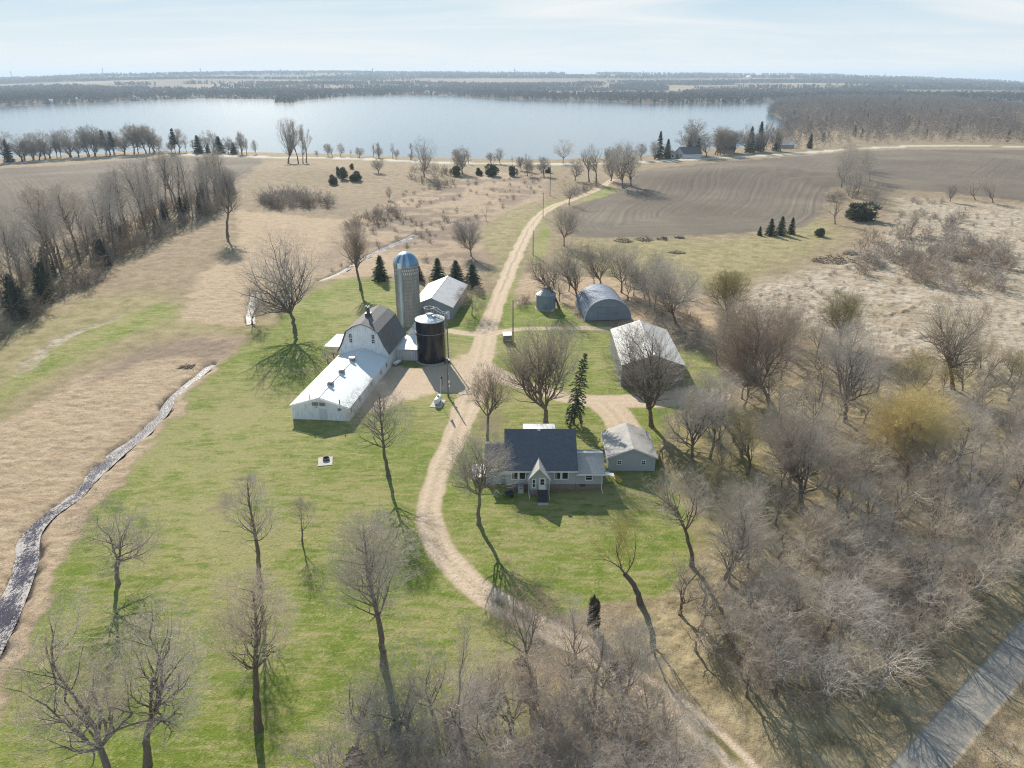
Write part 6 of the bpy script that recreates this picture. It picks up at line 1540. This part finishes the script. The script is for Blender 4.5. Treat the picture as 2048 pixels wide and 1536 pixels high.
# the shrubs that show largest stand as objects, the rest is one mass of brush
SHRUBS.sort(key=lambda q: -q[4] / math.hypot(q[1], q[2]))
for k, x, y, sx_, s, rz, lab, grp in SHRUBS[:285]:
    add_tree('shrub', [(BUSHF if y > 170 else BUSH)[k]], x, y, sx_, s, rz, lab, 'shrub', grp)
Vs, Qs, Ms, nb = [], [], [], 0
for k, x, y, sx_, s, rz, lab, grp in SHRUBS[285:]:
    me = (BUSHF if y > 170 else BUSH)[k]; v = np.empty(len(me.vertices) * 3, np.float32); me.vertices.foreach_get('co', v); v = v.reshape(-1, 3)
    q = np.empty(len(me.loops), np.int32); me.loops.foreach_get('vertex_index', q); q = q.reshape(-1, 4)
    c_, s_n = math.cos(rz), math.sin(rz); w_ = np.stack([(v[:, 0] * c_ - v[:, 1] * s_n) * sx_ + x, (v[:, 0] * s_n + v[:, 1] * c_) * sx_ + y, v[:, 2] * s + zg(x, y) - .05], 1)
    Vs.append(w_); Qs.append(q + nb); nb += len(v); Ms.append(np.full(len(q), k))
if Vs:
    o = bpy.data.objects.new('brush', np_mesh('brush', np.concatenate(Vs), quads=np.concatenate(Qs), mats=[m.materials[0] for m in BUSH], midx=np.concatenate(Ms), smooth=True)); link(o); tag(o, kind='stuff')

# conifers
def conif(name, meshes, H0, W0, bx, by, ty, w, lab, rz=0, group=None):
    x, y = ground(bx, by); H = top_h(x, y, ty) - zg(x, y); W = w / FPX * depth(x, y, H / 2)
    return add_tree(name, meshes, x, y, W / W0, H / H0, rz, lab, 'tree', group)
for i, (bx, by, ty, w, lab) in enumerate([(762, 560, 510, 36, 'blue-green spruce on the lawn left of the concrete silo'), (876, 560, 515, 34, 'left one of the three spruces behind the grey shed'), (912, 560, 520, 36, 'middle one of the three spruces behind the grey shed'), (945, 576, 526, 42, 'right one of the three spruces behind the grey shed'), (838, 560, 530, 24, 'spruce half hidden behind the concrete silo')]):
    conif('spruce_tree', SPR[i % 3], 10, 5.2, bx, by, ty, w, lab, i * 1.3)
for i, (bx, by, ty, w, lab) in enumerate([(1519, 471, 452, 12, 'smallest of the young spruces below the humped field'), (1540, 471, 436, 22, 'left one of the three taller young spruces below the humped field'), (1561, 470, 432, 24, 'middle one of the three taller young spruces below the humped field'), (1582, 468, 434, 18, 'right one of the three taller young spruces below the humped field')]):
    conif('spruce_tree', SPR[i % 3], 10, 5.2, bx, by, ty, w, lab, i * 1.7)
for i, (bx, by, ty, w, lab) in enumerate([(667, 368, 342, 17, 'leftmost cedar of the five on the dry hill'), (677, 352, 332, 10, 'small upright cedar behind the leftmost one on the dry hill'), (687, 358, 333, 18, 'middle cedar of the group on the dry hill'), (712, 362, 336, 24, 'biggest cedar of the group on the dry hill'), (704, 338, 326, 9, 'smallest cedar at the top of the dry hill'),
    (913, 352, 330, 24, 'first dark cedar below the highway from the left'), (957, 350, 330, 14, 'yellowish cedar second from the left below the highway'), (983, 352, 326, 28, 'large cedar third from the left below the highway'), (1024, 352, 330, 20, 'fourth cedar from the left below the highway'), (1098, 346, 330, 12, 'small cedar below the highway near the utility pole'), (1722, 440, 402, 60, 'wide dark juniper under the tree belt between the fields'), (1640, 473, 455, 20, 'low juniper right of the young spruces')]):
    conif('cedar_tree', CED[i % 3], 4, 2.5, bx, by, ty, w, lab, i * 1.1)
for i, (bx, by, ty, w, lab) in enumerate([(1188, 1260, 1175, 26, 'slim bronze cedar at the front lawn edge'), (905, 1462, 1415, 34, 'dark rounded vine clump at the foot of the leaning pinkish tree'), (1042, 1350, 1306, 34, 'dark bushy vine clump left of the track start'), (970, 1398, 1362, 26, 'grey-brown low vine clump between the leaning trees'), (716, 1560, 1500, 44, 'dark vine clump at the bottom edge of the lawn'), (795, 1490, 1440, 22, 'small dark cedar inside the bottom thicket')]):  # the dark vine clumps are put in as small cedar bushes
    conif('cedar_tree', CEDD[i % 2] if i not in (1, 4, 5) else CED[i % 3], 4, 2.0, bx, by, ty, w, lab, i * 1.1)
# the thin old spruce behind the house
x, y = ground(1147, 848); H = top_h(x, y, 704); D = depth(x, y, H / 2)
add_tree('spruce_tree', conifer_parts(91, H, 64 / FPX * D, whorls=22, per=8, droop=.65, sparse=.16, bend=(1172 - 1024) / FPX * depth(x, y, H) - x, tuft=.46, base=.12), x, y, label='tall thin half-bare old spruce leaning right behind the house', cat='tree')
# shoreline conifers
for i, (bx, by, ty, w, kind, lab) in enumerate([(20, 325, 278, 22, 'S', 'dark spruce at the left frame edge by the highway'), (212, 311, 258, 22, 'P', 'left one of two tall pines in the lakeshore row'), (228, 311, 262, 20, 'P', 'right one of two tall pines in the lakeshore row'), (351, 307, 255, 20, 'P', 'lone bushy-headed pine in the lakeshore row'), (398, 306, 270, 24, 'S', 'spruce right of the lone pine on the shore'), (440, 306, 272, 26, 'S', 'broad spruce on the shore left of the poplars'), (417, 306, 286, 12, 'S', 'small spruce between two bigger ones on the shore'), (468, 307, 284, 16, 'S', 'short dark spruce left of the tall poplars'),
    (1318, 318, 262, 20, 'S', 'tallest spruce left of the lakeshore house'), (1334, 318, 277, 18, 'S', 'shorter spruce next to the tallest at the lakeshore house'), (1378, 313, 270, 14, 'S', 'spruce just right of the lakeshore house'), (1395, 313, 275, 14, 'S', 'second spruce right of the lakeshore house'), (1499, 305, 252, 20, 'S', 'dark spruce in the dense row before the peninsula'), (1517, 303, 242, 22, 'S', 'tallest spruce in the dense row before the peninsula'), (1552, 302, 262, 14, 'S', 'narrow dark spruce at the start of the peninsula woods'), (1619, 297, 267, 13, 'S', 'pointed spruce standing alone at the highway by the peninsula woods')]):
    conif('pine_tree' if kind == 'P' else 'spruce_tree', (PINE if kind == 'P' else SPR)[i % 2], 10, 5.2, bx, by, ty, w, lab, i * 2.1)

# ---- the far woods nobody could count: peninsula and the country beyond the lake
def mass(name, pts, hts, n, ln, wd, seed, mats_, dark, zlow=.28, fan=.8):
    """one mesh of thin upward sprays, n per tree"""
    rg = np.random.default_rng(seed); N = len(pts)
    P = np.repeat(np.array(pts), n, 0); Hh = np.repeat(np.array(hts), n); dk = np.repeat(np.array(dark), n)
    M = len(P); a = rg.uniform(0, 6.283, M); u = rg.random(M) ** .6; r = np.sqrt(rg.random(M))
    zt = zlow + (1 - zlow) * rg.random(M) ** .8
    R = Hh * .36 * np.sqrt(np.clip(1 - ((zt - .55) / .47) ** 2, .05, 1)) * np.where(dk, .62 * (1.25 - zt), 1)
    C = np.stack([P[:, 0] + np.cos(a) * R * r, P[:, 1] + np.sin(a) * R * r, P[:, 2] + zt * Hh], 1)
    D = np.stack([np.cos(a) * r * fan, np.sin(a) * r * fan, np.full(M, .7)], 1) + rg.normal(size=(M, 3)) * .45
    D /= np.linalg.norm(D, axis=1, keepdims=True)
    sd = np.cross(D, rg.normal(size=(M, 3))); sd /= np.linalg.norm(sd, axis=1, keepdims=True)
    L = ln * Hh[:, None] / 12 * rg.uniform(.6, 1.3, (M, 1)); W = wd * Hh[:, None] / 12 * np.where(dk, 1.7, 1)[:, None]
    V = np.stack([C - D * L * .5 + sd * W * .5, C - D * L * .5 - sd * W * .5, C + D * L * .5], 1).reshape(-1, 3)
    me = np_mesh(name, V, tris=np.arange(3 * M).reshape(-1, 3), mats=mats_, midx=dk.astype(int))
    o = bpy.data.objects.new(name, me); link(o); tag(o, kind='stuff'); return o
FARTWIG = bark_mat('far_twigs', (0.105, 0.078, 0.062), (0.21, 0.162, 0.132), 0.0)
PENTWIG = bark_mat('peninsula_twigs', (0.19, 0.152, 0.128), (0.36, 0.295, 0.255), 0.0)
rg = np.random.default_rng(8)
# peninsula, right
wpen = GP([(1500, 300), (1560, 262), (1552, 245), (1530, 228), (1550, 206), (1700, 196), (1900, 200), (2000, 216), (2150, 222), (2350, 240), (2350, 305), (2048, 288), (1850, 287), (1700, 296), (1600, 301)])
xs = [p[0] for p in wpen]; ys = [p[1] for p in wpen]
X = rg.uniform(min(xs), max(xs), 60000); Y = rg.uniform(min(ys), max(ys), 60000)
ok = (poly_sd(X, Y, wpen) > 2)
s = poly_sd(X, Y, LAKE); s = np.maximum(s, poly_sd(X, Y, LAKE_EAST)); ok &= s < -6
ok &= line_sd(X, Y, GP(HWAY), [16] * len(HWAY))[0] < 0
ok &= rg.random(len(X)) < np.clip(1.5 - np.hypot(X, Y) / 2600, .25, 1)
X, Y = X[ok][:5600], Y[ok][:5600]
ht = 6 + 10 * fbm(X / 80, Y / 80, 3, 2) + rg.uniform(-2, 2, len(X))
mass('peninsula_woods', np.stack([X, Y, zbase(X, Y)], 1), ht, 120, 2.1, .24, 5, [PENTWIG, CEDAR], rg.random(len(X)) < .05, zlow=.06, fan=1.25)
# beyond the lake: the belt along the shore, then ever sparser country
def country(n, y0, y1, spread, prob):
    X = rg.uniform(-spread * y1, spread * y1, n); Y = rg.uniform(y0, y1, n)
    ok = (np.abs(X / Y) < spread) & (rg.random(n) < far_wood(X, Y) * prob) & (poly_sd(X, Y, wpen) < -10)
    return X[ok], Y[ok]
for nm, n, y0, y1, prob, cap, per, ln, wd, hr, hk in (('far_woods', 150000, 1400, 3300, 1.0, 17000, 22, 4.2, 2.4, (8, 15), 1.0), ('distant_woods', 120000, 3300, 5200, 1.0, 13000, 12, 6.0, 4.5, (9, 14), 1.15), ('skyline_woods', 90000, 5200, 8300, 1.0, 9000, 8, 8.0, 9.0, (10, 15), 1.3)):
    X, Y = country(n, y0, y1, .80, prob); X, Y = X[:cap], Y[:cap]
    ht = rg.uniform(*hr, len(X)) * hk
    dk = (rg.random(len(X)) < .06) | ((fbm(X / 260, Y / 260, 14, 2) > .64))
    mass(nm, np.stack([X, Y, zbase(X, Y) - .5], 1), ht, per, ln, wd, 6, [FARTWIG, CEDAR], dk, zlow=.05, fan=1.1)
